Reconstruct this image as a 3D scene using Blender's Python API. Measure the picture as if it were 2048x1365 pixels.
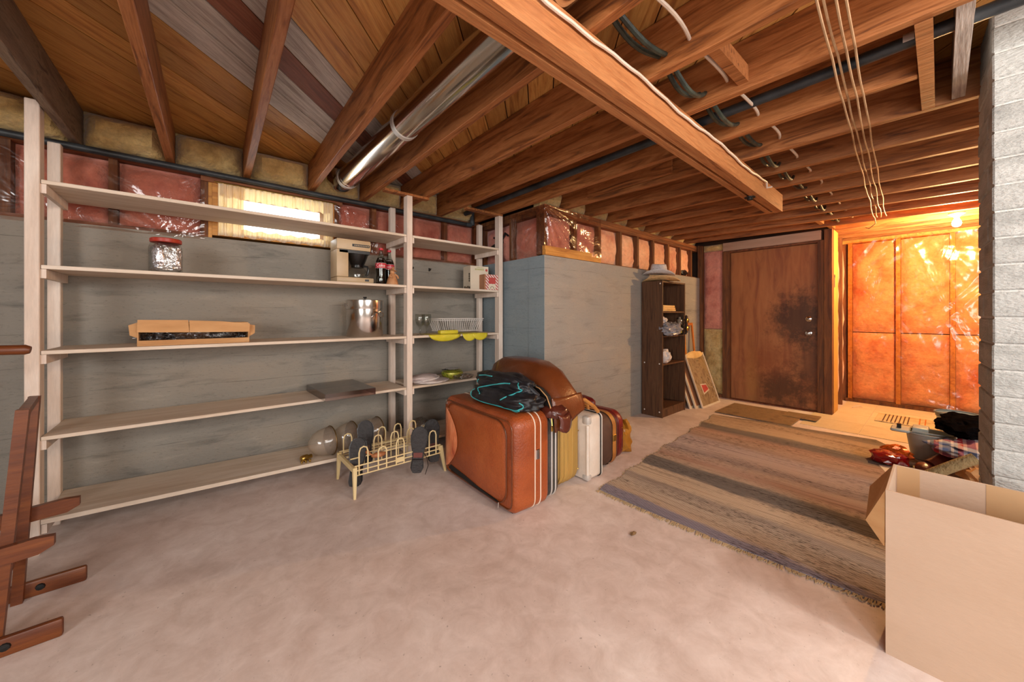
import bpy, bmesh, math, random
from mathutils import Vector, Matrix, noise
random.seed(7)
for o in list(bpy.data.objects): bpy.data.objects.remove(o)
S = bpy.context.scene
COL = S.collection
PI = math.pi

# ---------------------------------------------------------------- camera
TH = math.radians(49.54)
cam_d = bpy.data.cameras.new('camera'); cam = bpy.data.objects.new('camera', cam_d); COL.objects.link(cam)
cam.location = (0, 0, 1.15); cam.rotation_euler = (PI/2, 0, TH-PI/2)
cam_d.sensor_width = 36; cam_d.lens = 36*730/2048; cam_d.shift_y = -(682.5-630)/2048
cam_d.clip_start = 0.02; cam_d.clip_end = 100
S.camera = cam
# ---------------------------------------------------------------- world, lights, exposure
W = bpy.data.worlds.new('world'); S.world = W; W.use_nodes = True
W.node_tree.nodes['Background'].inputs[0].default_value = (0.95, 0.97, 1.0, 1)
W.node_tree.nodes['Background'].inputs[1].default_value = 5.0
S.view_settings.view_transform = 'Standard'; S.view_settings.look = 'None'
S.view_settings.exposure = 0.8; S.view_settings.gamma = 1.0; S.view_settings.use_curve_mapping = False
def area(name, loc, target, sx, sy, power, col):
    l = bpy.data.lights.new(name, 'AREA'); l.shape = 'RECTANGLE'; l.size = sx; l.size_y = sy
    l.energy = power; l.color = col
    o = bpy.data.objects.new(name, l); COL.objects.link(o); o.location = loc
    o.rotation_euler = (Vector(target)-Vector(loc)).to_track_quat('-Z', 'Y').to_euler()
    return o
# two area fills added out of view behind and beside the camera for brightness
area('fill_behind', (-2.9, -1.3, 1.4), (3, -0.6, 1.0), 2.6, 1.5, 102, (0.98, 0.96, 0.94))
area('fill_side', (1.3, -2.9, 1.5), (1.8, 2.0, 0.8), 3.0, 1.3, 60, (1.0, 0.97, 0.94))

# ---------------------------------------------------------------- helpers: materials
def lin(h):
    h = h.lstrip('#'); out = []
    for i in (0, 2, 4):
        c = int(h[i:i+2], 16)/255
        out.append(c/12.92 if c <= 0.04045 else ((c+0.055)/1.055)**2.4)
    return (*out, 1)
def ramp(nt, stops, interp='LINEAR'):
    r = nt.nodes.new('ShaderNodeValToRGB'); r.color_ramp.interpolation = interp
    e = r.color_ramp.elements
    while len(e) > 1: e.remove(e[-1])
    e[0].position = stops[0][0]; e[0].color = lin(stops[0][1])
    for p, c in stops[1:]:
        n = e.new(p); n.color = lin(c)
    return r
def coords(nt, scale=(1, 1, 1), rnd=True, rot=(0, 0, 0)):
    tc = nt.nodes.new('ShaderNodeTexCoord'); mp = nt.nodes.new('ShaderNodeMapping')
    mp.inputs['Scale'].default_value = scale; mp.inputs['Rotation'].default_value = rot
    if rnd:
        oi = nt.nodes.new('ShaderNodeObjectInfo'); mu = nt.nodes.new('ShaderNodeVectorMath'); mu.operation = 'MULTIPLY_ADD'
        cb = nt.nodes.new('ShaderNodeCombineXYZ')
        for i in range(3): nt.links.new(oi.outputs['Random'], cb.inputs[i])
        nt.links.new(cb.outputs[0], mu.inputs[0]); mu.inputs[1].default_value = (13.7, 7.9, 23.1)
        nt.links.new(tc.outputs['Object'], mu.inputs[2]); nt.links.new(mu.outputs[0], mp.inputs[0])
    else: nt.links.new(tc.outputs['Object'], mp.inputs[0])
    return mp
def tex_noise(nt, vec, scale, detail=5, rough=0.55, dist=0.0):
    n = nt.nodes.new('ShaderNodeTexNoise'); n.inputs['Scale'].default_value = scale
    n.inputs['Detail'].default_value = detail; n.inputs['Roughness'].default_value = rough; n.inputs['Distortion'].default_value = dist
    nt.links.new(vec.outputs[0], n.inputs['Vector']); return n
def mixc(nt, a, b, fac, mode='MIX'):
    m = nt.nodes.new('ShaderNodeMix'); m.data_type = 'RGBA'; m.blend_type = mode
    for s, i in ((a, 6), (b, 7), (fac, 0)):
        if isinstance(s, (int, float)): m.inputs[i].default_value = s
        elif isinstance(s, str): m.inputs[i].default_value = lin(s)
        else: nt.links.new(s, m.inputs[i])
    return m.outputs[2]
M = {}
def mat(name, cols, scale=4, stretch=(1, 1, 1), rough=0.7, metal=0.0, bump=0.1, bscale=None, rand=0.0, detail=5, dist=0.0,
        coat=0.0, spec=0.5, lo=0.3, hi=0.7, sheen=0.0, bstretch=None, fine=0.0):
    m = bpy.data.materials.new(name); m.use_nodes = True; nt = m.node_tree; b = nt.nodes['Principled BSDF']
    vec = coords(nt, stretch)
    n = tex_noise(nt, vec, scale, detail, 0.55, dist)
    if isinstance(cols, str): cols = [cols, cols]
    k = len(cols)
    r = ramp(nt, [(lo+(hi-lo)*i/(k-1), c) for i, c in enumerate(cols)])
    nt.links.new(n.outputs[0], r.inputs[0]); col = r.outputs[0]
    if fine:
        n3 = tex_noise(nt, vec, scale*9, 3, 0.7)
        r3 = ramp(nt, [(0.3, '8a8a8a'), (0.7, 'ffffff')]); nt.links.new(n3.outputs[0], r3.inputs[0])
        col = mixc(nt, col, r3.outputs[0], fine, 'MULTIPLY')
    if rand:
        oi = nt.nodes.new('ShaderNodeObjectInfo'); mr = nt.nodes.new('ShaderNodeMapRange')
        mr.inputs['To Min'].default_value = 1-rand; mr.inputs['To Max'].default_value = 1+rand*0.6
        nt.links.new(oi.outputs['Random'], mr.inputs[0])
        hs = nt.nodes.new('ShaderNodeHueSaturation'); nt.links.new(mr.outputs[0], hs.inputs['Value'])
        nt.links.new(col, hs.inputs['Color']); col = hs.outputs[0]
    nt.links.new(col, b.inputs['Base Color'])
    b.inputs['Roughness'].default_value = rough; b.inputs['Metallic'].default_value = metal
    b.inputs['Coat Weight'].default_value = coat; b.inputs['Specular IOR Level'].default_value = spec
    if sheen: b.inputs['Sheen Weight'].default_value = sheen
    if bump:
        bv = coords(nt, bstretch or stretch); n2 = tex_noise(nt, bv, bscale or scale*6, 4)
        bp = nt.nodes.new('ShaderNodeBump'); bp.inputs['Strength'].default_value = bump; bp.inputs['Distance'].default_value = 0.02
        nt.links.new(n2.outputs[0], bp.inputs['Height']); nt.links.new(bp.outputs[0], b.inputs['Normal'])
    M[name] = m; return m
def film(name, tint, gloss=0.14, rough=0.12, bump=0.5, bscale=9, stretch=(1, 1, 1)):
    """thin clear plastic film: mostly see-through with glossy wrinkles"""
    m = bpy.data.materials.new(name); m.use_nodes = True; nt = m.node_tree
    out = nt.nodes['Material Output']; nt.nodes.remove(nt.nodes['Principled BSDF'])
    tr = nt.nodes.new('ShaderNodeBsdfTransparent'); tr.inputs[0].default_value = lin(tint)
    gl = nt.nodes.new('ShaderNodeBsdfGlossy'); gl.inputs['Roughness'].default_value = rough
    lw = nt.nodes.new('ShaderNodeLayerWeight'); lw.inputs[0].default_value = 0.35
    mr = nt.nodes.new('ShaderNodeMapRange'); mr.inputs['To Min'].default_value = gloss*0.55; mr.inputs['To Max'].default_value = min(1, gloss*4)
    nt.links.new(lw.outputs['Facing'], mr.inputs[0])
    mx = nt.nodes.new('ShaderNodeMixShader'); nt.links.new(mr.outputs[0], mx.inputs[0])
    nt.links.new(tr.outputs[0], mx.inputs[1]); nt.links.new(gl.outputs[0], mx.inputs[2]); nt.links.new(mx.outputs[0], out.inputs[0])
    v = coords(nt, stretch); n = tex_noise(nt, v, bscale, 3, 0.6, 1.2)
    bp = nt.nodes.new('ShaderNodeBump'); bp.inputs['Strength'].default_value = bump; bp.inputs['Distance'].default_value = 0.05
    nt.links.new(n.outputs[0], bp.inputs['Height']); nt.links.new(bp.outputs[0], gl.inputs['Normal'])
    M[name] = m; return m
def emit(name, col, strength):
    m = bpy.data.materials.new(name); m.use_nodes = True; nt = m.node_tree
    b = nt.nodes['Principled BSDF']; b.inputs['Base Color'].default_value = lin(col)
    b.inputs['Emission Color'].default_value = lin(col); b.inputs['Emission Strength'].default_value = strength
    M[name] = m; return m
def glass(name, col, rough=0.03, base=0.05, edge=0.55, milk=0.0):
    m = bpy.data.materials.new(name); m.use_nodes = True; nt = m.node_tree
    out = nt.nodes['Material Output']; nt.nodes.remove(nt.nodes['Principled BSDF'])
    tr = nt.nodes.new('ShaderNodeBsdfTransparent'); tr.inputs[0].default_value = lin(col)
    gl = nt.nodes.new('ShaderNodeBsdfGlossy'); gl.inputs['Roughness'].default_value = rough
    lw = nt.nodes.new('ShaderNodeLayerWeight'); lw.inputs[0].default_value = 0.5
    pw = nt.nodes.new('ShaderNodeMath'); pw.operation = 'POWER'; pw.inputs[1].default_value = 3.5; nt.links.new(lw.outputs['Facing'], pw.inputs[0])
    mr = nt.nodes.new('ShaderNodeMapRange'); mr.inputs['To Min'].default_value = base; mr.inputs['To Max'].default_value = edge; nt.links.new(pw.outputs[0], mr.inputs[0])
    mx = nt.nodes.new('ShaderNodeMixShader'); nt.links.new(mr.outputs[0], mx.inputs[0])
    src = tr
    if milk:
        df = nt.nodes.new('ShaderNodeBsdfDiffuse'); df.inputs[0].default_value = lin('dccfc0'); m2 = nt.nodes.new('ShaderNodeMixShader'); m2.inputs[0].default_value = milk
        nt.links.new(tr.outputs[0], m2.inputs[1]); nt.links.new(df.outputs[0], m2.inputs[2]); src = m2
    nt.links.new(src.outputs[0], mx.inputs[1]); nt.links.new(gl.outputs[0], mx.inputs[2]); nt.links.new(mx.outputs[0], out.inputs[0])
    M[name] = m; return m

# ---------------------------------------------------------------- helpers: geometry (verts, faces)
def box(lo, hi):
    (a, b, c), (d, e, f) = lo, hi
    v = [(a,b,c),(d,b,c),(d,e,c),(a,e,c),(a,b,f),(d,b,f),(d,e,f),(a,e,f)]
    return v, [(0,3,2,1),(4,5,6,7),(0,1,5,4),(1,2,6,5),(2,3,7,6),(3,0,4,7)]
def cbox(c, s): return box([c[i]-s[i]/2 for i in range(3)], [c[i]+s[i]/2 for i in range(3)])
def rbox(lo, hi, r=0.01, seg=2):
    bm = bmesh.new(); v, f = box(lo, hi); bv = [bm.verts.new(p) for p in v]
    for q in f: bm.faces.new([bv[i] for i in q])
    bmesh.ops.bevel(bm, geom=bm.edges[:], offset=r, segments=seg, affect='EDGES', profile=0.5)
    bm.verts.index_update(); out = ([tuple(x.co) for x in bm.verts], [tuple(x.index for x in q.verts) for q in bm.faces]); bm.free(); return out
def beam(p, q, w, h, up=(0, 0, 1)):
    """box bar from p to q, w wide (sideways), h high (towards up)"""
    p, q = Vector(p), Vector(q); d = (q-p).normalized(); u = Vector(up); s = d.cross(u).normalized(); u = s.cross(d)
    v = []
    for e in (p, q):
        for a, b in ((-1,-1),(1,-1),(1,1),(-1,1)): v.append(tuple(e+s*(a*w/2)+u*(b*h/2)))
    return v, [(0,1,2,3),(7,6,5,4),(0,4,5,1),(1,5,6,2),(2,6,7,3),(3,7,4,0)]
def tube(pts, r, n=8, closed=False, cap=True):
    pts = [Vector(p) for p in pts]; k = len(pts); v = []; f = []
    rr = r if isinstance(r, (list, tuple)) else [r]*k
    t0 = (pts[1]-pts[0]).normalized(); a = Vector((0, 0, 1)) if abs(t0.z) < 0.9 else Vector((1, 0, 0)); nrm = t0.cross(a).normalized()
    for i, p in enumerate(pts):
        if closed: t = (pts[(i+1) % k]-pts[i-1])
        else: t = pts[min(i+1, k-1)]-pts[max(i-1, 0)]
        t = t.normalized() if t.length > 1e-9 else t0
        nrm = (nrm-t*nrm.dot(t)); nrm = nrm.normalized() if nrm.length > 1e-6 else t.orthogonal().normalized(); bn = t.cross(nrm)
        for j in range(n):
            an = 2*PI*j/n; v.append(tuple(p+(nrm*math.cos(an)+bn*math.sin(an))*rr[i]))
    for i in range(k if closed else k-1):
        i2 = (i+1) % k
        for j in range(n):
            j2 = (j+1) % n; f.append((i*n+j, i*n+j2, i2*n+j2, i2*n+j))
    if cap and not closed: f.append(tuple(range(n-1, -1, -1))); f.append(tuple((k-1)*n+j for j in range(n)))
    return v, f
def lathe(prof, n=24, sx=1, sy=1):
    v = []; f = []; k = len(prof)
    for r, z in prof:
        for j in range(n): v.append((r*math.cos(2*PI*j/n)*sx, r*math.sin(2*PI*j/n)*sy, z))
    for i in range(k-1):
        for j in range(n):
            j2 = (j+1) % n; f.append((i*n+j, i*n+j2, (i+1)*n+j2, (i+1)*n+j))
    if prof[0][0] > 1e-4: f.append(tuple(range(n-1, -1, -1)))
    if prof[-1][0] > 1e-4: f.append(tuple((k-1)*n+j for j in range(n)))
    return v, f
def loft(secs, cap=True, closed=True):
    n = len(secs[0]); v = [tuple(p) for s in secs for p in s]; f = []
    for i in range(len(secs)-1):
        for j in range(n if closed else n-1):
            j2 = (j+1) % n; f.append((i*n+j, i*n+j2, (i+1)*n+j2, (i+1)*n+j))
    if cap: f.append(tuple(range(n-1, -1, -1))); f.append(tuple((len(secs)-1)*n+j for j in range(n)))
    return v, f
def grid(fn, nu, nv, thick=0):
    v = []; f = []
    for i in range(nu+1):
        for j in range(nv+1): v.append(tuple(fn(i/nu, j/nv)))
    for i in range(nu):
        for j in range(nv):
            a = i*(nv+1)+j; f.append((a, a+nv+1, a+nv+2, a+1))
    return v, f
def prism(poly, axis, a, b):
    """extrude a 2D polygon along axis 0/1/2 from a to b"""
    def pt(p, t):
        if axis == 0: return (t, p[0], p[1])
        if axis == 1: return (p[0], t, p[1])
        return (p[0], p[1], t)
    n = len(poly); v = [pt(p, a) for p in poly]+[pt(p, b) for p in poly]
    f = [tuple(range(n-1, -1, -1)), tuple(range(n, 2*n))]+[(i, (i+1) % n, n+(i+1) % n, n+i) for i in range(n)]
    return v, f
def lump(lo, hi, axis, sign, amp=0.02, nu=10, nv=8, freq=6.0, seed=0.0, tuck=0.55):
    """insulation batt: box whose face along axis/sign bulges and is uneven"""
    ax = [i for i in range(3) if i != axis]; base = lo[axis] if sign > 0 else hi[axis]; dep = hi[axis]-lo[axis]
    v = []; f = []
    for i in range(nu+1):
        for j in range(nv+1):
            s, t = i/nu, j/nv
            e = min(1, min(s, 1-s)*nu/1.6)*min(1, min(t, 1-t)*nv/1.6)
            p = [0, 0, 0]; p[ax[0]] = lo[ax[0]]+(hi[ax[0]]-lo[ax[0]])*s; p[ax[1]] = lo[ax[1]]+(hi[ax[1]]-lo[ax[1]])*t
            nz = noise.noise(Vector((p[ax[0]]*freq+seed, p[ax[1]]*freq, seed*3.1)))+0.5*noise.noise(Vector((p[ax[0]]*freq*2.7+seed, p[ax[1]]*freq*2.7, seed)))
            d = dep*(tuck+(1-tuck)*e)+amp*nz*(0.3+0.7*e)
            p[axis] = base+sign*d; v.append(tuple(p))
    for i in range(nu):
        for j in range(nv):
            a = i*(nv+1)+j; q = (a, a+nv+1, a+nv+2, a+1); f.append(q)
    m = len(v)
    ring = [i*(nv+1) for i in range(nu+1)]+[nu*(nv+1)+j for j in range(1, nv+1)]+[i*(nv+1)+nv for i in range(nu-1, -1, -1)]+[j for j in range(nv-1, 0, -1)]
    for k in ring:
        p = list(v[k]); p[axis] = base; v.append(tuple(p))
    L = len(ring)
    for k in range(L): f.append((ring[k], m+k, m+(k+1) % L, ring[(k+1) % L]))
    return v, f
def blob(c, s, amp=0.15, freq=2.0, seed=0.0, sub=3, flat=None, power=1.0, ridge=0.35):
    """crumpled soft lump: noisy ellipsoid, optionally flattened at z = flat"""
    bm = bmesh.new(); bmesh.ops.create_icosphere(bm, subdivisions=sub, radius=1)
    v = []
    for x in bm.verts:
        p = x.co.normalized()
        if power != 1.0: p = Vector([math.copysign(abs(a)**power, a) for a in p])
        q = p*freq+Vector((seed, seed*1.7, -seed))
        k = 1+amp*(noise.noise(q)+0.6*noise.noise(q*2.3)+ridge*(1-2*abs(noise.noise(q*4.1))))
        w = [c[i]+p[i]*k*s[i] for i in range(3)]
        if flat is not None and w[2] < flat: w[2] = flat
        v.append(tuple(w))
    bm.verts.index_update(); f = [tuple(y.index for y in q.verts) for q in bm.faces]; bm.free(); return v, f
def merge(*gs):
    v = []; f = []
    for g in gs:
        o = len(v); v += list(g[0]); f += [tuple(i+o for i in q) for q in g[1]]
    return v, f
def xf(g, loc=(0, 0, 0), rot=(0, 0, 0), sc=(1, 1, 1)):
    from mathutils import Euler
    m = Matrix.Translation(loc) @ Euler(rot).to_matrix().to_4x4() @ Matrix.Diagonal((*sc, 1))
    return [tuple(m @ Vector(p)) for p in g[0]], g[1]
def rrect(a0, a1, b0, b1, r, n=5):
    """rounded rectangle outline, 2D"""
    out = []
    for cx, cy, s in ((a1-r, b1-r, 0), (a0+r, b1-r, 1), (a0+r, b0+r, 2), (a1-r, b0+r, 3)):
        for i in range(n+1):
            t = PI/2*(s+i/n); out.append((cx+r*math.cos(t), cy+r*math.sin(t)))
    return out
def text_geo(s, size, depth=0.0):
    c = bpy.data.curves.new('t', 'FONT'); c.body = s; c.size = size; c.extrude = depth; c.align_x = 'CENTER'; c.align_y = 'CENTER'; c.resolution_u = 3
    o = bpy.data.objects.new('t', c); COL.objects.link(o); bpy.context.view_layer.update()
    me = bpy.data.meshes.new_from_object(o.evaluated_get(bpy.context.evaluated_depsgraph_get()))
    g = [tuple(x.co) for x in me.vertices], [tuple(q.vertices) for q in me.polygons]
    bpy.data.objects.remove(o); bpy.data.curves.remove(c); bpy.data.meshes.remove(me); return g

# ---------------------------------------------------------------- helpers: objects
def mesh_obj(name, g, m, parent=None, smooth=False, loc=(0, 0, 0), rot=(0, 0, 0), mats=None, ang=40):
    me = bpy.data.meshes.new(name); me.from_pydata(g[0], [], g[1])
    bm = bmesh.new(); bm.from_mesh(me); bmesh.ops.recalc_face_normals(bm, faces=bm.faces); bm.to_mesh(me); bm.free()
    me.materials.append(M[m])
    if smooth:
        me.polygons.foreach_set('use_smooth', [True]*len(me.polygons))
        try: me.set_sharp_from_angle(angle=math.radians(ang))
        except Exception: pass
    o = bpy.data.objects.new(name, me); COL.objects.link(o); o.parent = parent; o.location = loc; o.rotation_euler = rot
    return o
def part(name, g, m, parent, smooth=False, label=None, kind=None, loc=(0, 0, 0), rot=(0, 0, 0), ang=40):
    o = mesh_obj(name, g, m, parent, smooth, loc, rot, ang=ang)
    if label: o['label'] = label
    if kind: o['kind'] = kind
    return o
def thing(name, label, cat, loc=(0, 0, 0), rot=(0, 0, 0), group=None):
    o = bpy.data.objects.new(name, None); COL.objects.link(o); o.location = loc; o.rotation_euler = rot; o.empty_display_size = 0.05
    o['label'] = label; o['category'] = cat
    if group: o['group'] = group
    return o
def solo(name, g, m, label, cat, smooth=False, loc=(0, 0, 0), rot=(0, 0, 0), group=None, kind=None, ang=40):
    o = mesh_obj(name, g, m, None, smooth, loc, rot, ang=ang); o['label'] = label; o['category'] = cat
    if group: o['group'] = group
    if kind: o['kind'] = kind
    return o
def struct(name, g, m, label, smooth=False):
    o = mesh_obj(name, g, m, None, smooth); o['kind'] = 'structure'; o['label'] = label; o['category'] = name.split('_')[0]; return o
def dup(root, loc, rot, label=None, group=None):
    r = root.copy(); COL.objects.link(r); r.location = loc; r.rotation_euler = rot
    if label: r['label'] = label
    if group: r['group'] = group
    for ch in list(root.children):
        c = ch.copy(); COL.objects.link(c); c.parent = r
        for g in ch.children:
            d = g.copy(); COL.objects.link(d); d.parent = c
    return r

# ---------------------------------------------------------------- materials
mat('joist_wood', ['633617', '955828', 'b27240', '9e602e'], 2.2, (14, 0.9, 9), 0.62, bump=0.12, bscale=6, rand=0.16, dist=1.6, fine=0.35)
mat('joist_grey', ['5a4434', '7d6652', '8f7a64', '4a3628'], 3, (8, 1, 6), 0.75, bump=0.2, rand=0.1, dist=1.0, fine=0.4)
mat('beam_wood', ['8a4f2a', 'b3703f', 'c4834f', 'a5653a'], 2.4, (0.8, 14, 9), 0.55, bump=0.1, bscale=6, rand=0.12, dist=1.4, fine=0.3)
mat('stud_wood', ['4c2a17', '70421f', '8a5529'], 2.5, (9, 9, 0.9), 0.7, bump=0.12, rand=0.2, dist=1.0, fine=0.3)
mat('plate_wood', ['4e2a18', '7a4524', '8f5730'], 2.5, (0.9, 9, 9), 0.7, bump=0.12, rand=0.15, dist=1.0, fine=0.3)
mat('plank_wood', ['8f5826', 'bd803e', 'd09851', 'ad6e30'], 2.2, (0.8, 9, 9), 0.6, bump=0.1, rand=0.22, dist=1.2, fine=0.35)
mat('plank_white', ['a3948a', 'c9beb4', 'ddd4cb'], 2.5, (0.7, 12, 8), 0.8, bump=0.18, rand=0.08, dist=1.0, fine=0.5)
mat('plank_red', ['5d3322', '824a33', '8f5a40'], 2.5, (0.7, 12, 8), 0.7, bump=0.18, rand=0.08, dist=1.0, fine=0.5)
mat('new_wood', ['a8662a', 'c98a3e', 'd79b4e'], 2.5, (0.9, 8, 8), 0.6, bump=0.08, rand=0.1, dist=1.0, fine=0.3)
mat('shelf_wood', ['cdb79f', 'dccab6', 'e4d5c4'], 2.0, (0.8, 7, 7), 0.6, bump=0.06, rand=0.05, dist=0.8, fine=0.18)
mat('shelf_post', ['d4bfae', 'e0cebf', 'e8dacd'], 2.0, (7, 7, 0.8), 0.6, bump=0.06, rand=0.05, dist=0.8, fine=0.18)
mat('rack_wood', ['552711', '6e3919', '80471f'], 3, (0.9, 8, 8), 0.4, bump=0.05, rand=0.1, dist=0.8, fine=0.25)
mat('sheathing', ['2a1a10', '3a2416'], 4, rough=0.9, bump=0.0)
mat('pink_wool', ['a8584a', 'cf8372', 'd9917d', 'b8695a'], 3.5, (1, 1, 1), 0.95, bump=0.7, bscale=26, rand=0.1, sheen=0.3, fine=0.25)
mat('bulb_lit_wool', ['c87450', 'e8a67c', 'f0ba90', 'd48a62'], 3.0, (1, 1, 1), 0.95, bump=0.7, bscale=22, rand=0.08, sheen=0.3, fine=0.3)  # insulation with the bulb's orange light put into its colour
mat('yellow_wool', ['a8864e', 'd0ac6c', 'dcbe82', 'b69658'], 4.5, (1, 1, 1), 0.95, bump=0.9, bscale=24, rand=0.1, sheen=0.3, fine=0.35)
mat('duct_metal', ['c9c4bd', 'dedad4'], 2, (6, 0.3, 6), 0.16, metal=1.0, bump=0.02, bscale=3)
mat('band_metal', ['c9c5c0', 'dcd8d2'], 4, rough=0.5, metal=0.4, bump=0.05)
mat('black_pipe', ['15181b', '2b3034', '3c4246'], 6, (1, 1, 1), 0.45, bump=0.1)
mat('black_cable', ['10150f', '26302a', '384238'], 14, rough=0.5, bump=0.2)
mat('white_cable', ['c9b8a4', 'd9cabb'], 6, rough=0.5, bump=0.02)
mat('tan_wire', ['8a6a4c', 'b29270', 'a88662'], 6, rough=0.5, bump=0.02)
mat('dark_metal', ['1c1c1c', '333130'], 8, rough=0.5, metal=0.6, bump=0.1)
mat('brass', ['a8853c', 'd2b266'], 8, rough=0.3, metal=1.0, bump=0.03)
mat('chrome', ['cfcfcf', 'e8e6e2'], 5, rough=0.14, metal=1.0, bump=0.02)
mat('block', ['989a97', 'aeb0ad', 'bbbdba', 'a2a4a1'], 3, (1, 1.5, 4), 0.92, bump=0.5, bscale=40, rand=0.06, fine=0.2)
mat('mortar', ['b8b8b4', 'cacac6'], 8, rough=0.9, bump=0.5, bscale=30)
mat('header_board', ['a07f6a', 'b3927c'], 3, (9, 1, 9), 0.7, bump=0.05)
mat('tile', ['cdbb9a', 'dac9aa', 'd2c09e'], 5, rough=0.5, bump=0.04, rand=0.05, fine=0.12)
mat('ply_yellow', ['b98437', 'd9a650', 'c79344'], 3, (8, 8, 1), 0.6, bump=0.08, fine=0.3)
mat('socket', ['e6e0d6', 'efeae2'], 6, rough=0.4, bump=0.0)
mat('curtain', ['d8cbb4', 'e9dfcc', 'c9b893'], 6, (6, 1, 1), 0.9, bump=0.2)
film('film_clear', 'f4e8e2', 0.11, 0.15, 0.25, 5, (1, 1, 1))
film('film_recess', 'f6e4d0', 0.09, 0.16, 0.25, 3.0, (1, 1, 0.6))
glass('window_glass', 'f4f8fa', 0.02, 0.04, 0.4)
emit('bulb_glow', 'ffd9a0', 45)

def concrete(name, base, dark, light, warm):
    m = bpy.data.materials.new(name); m.use_nodes = True; nt = m.node_tree; b = nt.nodes['Principled BSDF']
    v = coords(nt, (1.1, 1.1, 5.5), False); n = tex_noise(nt, v, 2.2, 8, 0.62, 0.4)
    r = ramp(nt, [(0.28, dark), (0.45, base), (0.58, base), (0.78, light)]); nt.links.new(n.outputs[0], r.inputs[0])
    v2 = coords(nt, (0.55, 0.55, 0.8), False); n2 = tex_noise(nt, v2, 2.4, 4)
    rr = ramp(nt, [(0.45, '000000'), (0.68, 'ffffff')]); nt.links.new(n2.outputs[0], rr.inputs[0])
    c = mixc(nt, r.outputs[0], warm, 0.0); mxn = nt.nodes[-1]
    sc = nt.nodes.new('ShaderNodeMath'); sc.operation = 'MULTIPLY'; sc.inputs[1].default_value = 0.55
    nt.links.new(rr.outputs[0], sc.inputs[0]); nt.links.new(sc.outputs[0], mxn.inputs[0])
    # form-board joints: faint horizontal lines about every 18 cm
    tc = nt.nodes.new('ShaderNodeTexCoord'); sp = nt.nodes.new('ShaderNodeSeparateXYZ'); nt.links.new(tc.outputs['Object'], sp.inputs[0])
    wob = tex_noise(nt, coords(nt, (0.8, 0.8, 0.8), False), 1.2, 2)
    ad = nt.nodes.new('ShaderNodeMath'); ad.operation = 'MULTIPLY_ADD'; nt.links.new(wob.outputs[0], ad.inputs[0]); ad.inputs[1].default_value = 0.09
    nt.links.new(sp.outputs[2], ad.inputs[2])
    mo = nt.nodes.new('ShaderNodeMath'); mo.operation = 'PINGPONG'; mo.inputs[1].default_value = 0.09; nt.links.new(ad.outputs[0], mo.inputs[0])
    ln = ramp(nt, [(0.0, 'b0b0b0'), (0.03, 'ffffff')]); mr = nt.nodes.new('ShaderNodeMapRange'); mr.inputs[2].default_value = 0.09
    nt.links.new(mo.outputs[0], mr.inputs[0]); nt.links.new(mr.outputs[0], ln.inputs[0])
    lm = tex_noise(nt, coords(nt, (2.0, 2.0, 6), False), 1.6, 3); lr = ramp(nt, [(0.45, '000000'), (0.62, 'ffffff')]); nt.links.new(lm.outputs[0], lr.inputs[0])
    c = mixc(nt, c, ln.outputs[0], lr.outputs[0], 'MULTIPLY')
    sp2 = tex_noise(nt, coords(nt, (1, 1, 3), False), 38, 3, 0.7); s2 = ramp(nt, [(0.30, '6a6a68'), (0.42, 'ffffff')]); nt.links.new(sp2.outputs[0], s2.inputs[0])
    c = mixc(nt, c, s2.outputs[0], 0.3, 'MULTIPLY')
    nt.links.new(c, b.inputs['Base Color']); b.inputs['Roughness'].default_value = 0.75; b.inputs['Specular IOR Level'].default_value = 0.35
    bn = tex_noise(nt, coords(nt, (1, 1, 3), False), 14, 6, 0.65); bp = nt.nodes.new('ShaderNodeBump'); bp.inputs['Strength'].default_value = 0.35; bp.inputs['Distance'].default_value = 0.02
    nt.links.new(bn.outputs[0], bp.inputs['Height']); nt.links.new(bp.outputs[0], b.inputs['Normal'])
    M[name] = m
concrete('wall_concrete', '8a857c', '67645e', 'a59d91', '968b7d')
concrete('corner_concrete', '95918b', '7f7c78', 'a8a197', 'a89a8a')
concrete('blue_concrete', '87949a', '78868d', '969fa2', '8b9597')
def floor_mat():
    m = bpy.data.materials.new('floor_concrete'); m.use_nodes = True; nt = m.node_tree; b = nt.nodes['Principled BSDF']
    v = coords(nt, (1, 1, 1), False)
    n = tex_noise(nt, v, 1.1, 9, 0.62, 0.6); r = ramp(nt, [(0.30, 'd0bdb4'), (0.46, 'ddcdc6'), (0.58, 'e6d9d3'), (0.75, 'efe5e0')]); nt.links.new(n.outputs[0], r.inputs[0])
    n2 = tex_noise(nt, v, 2.6, 6, 0.6, 0.8); r2 = ramp(nt, [(0.30, 'c0ad9f'), (0.44, 'ffffff')]); nt.links.new(n2.outputs[0], r2.inputs[0])
    c = mixc(nt, r.outputs[0], r2.outputs[0], 0.24, 'MULTIPLY')
    n3 = tex_noise(nt, v, 60, 2, 0.6); r3 = ramp(nt, [(0.24, '7a6a60'), (0.32, 'ffffff')]); nt.links.new(n3.outputs[0], r3.inputs[0])
    c = mixc(nt, c, r3.outputs[0], 0.5, 'MULTIPLY')
    n4 = tex_noise(nt, v, 9, 8, 0.7, 0.5); r4 = ramp(nt, [(0.35, 'd9d0ca'), (0.65, 'ffffff')]); nt.links.new(n4.outputs[0], r4.inputs[0])
    c = mixc(nt, c, r4.outputs[0], 0.6, 'MULTIPLY')
    nt.links.new(c, b.inputs['Base Color']); b.inputs['Roughness'].default_value = 0.55; b.inputs['Specular IOR Level'].default_value = 0.35
    bp = nt.nodes.new('ShaderNodeBump'); bp.inputs['Strength'].default_value = 0.12; bp.inputs['Distance'].default_value = 0.01
    nt.links.new(n4.outputs[0], bp.inputs['Height']); nt.links.new(bp.outputs[0], b.inputs['Normal']); M['floor_concrete'] = m
floor_mat()
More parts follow.
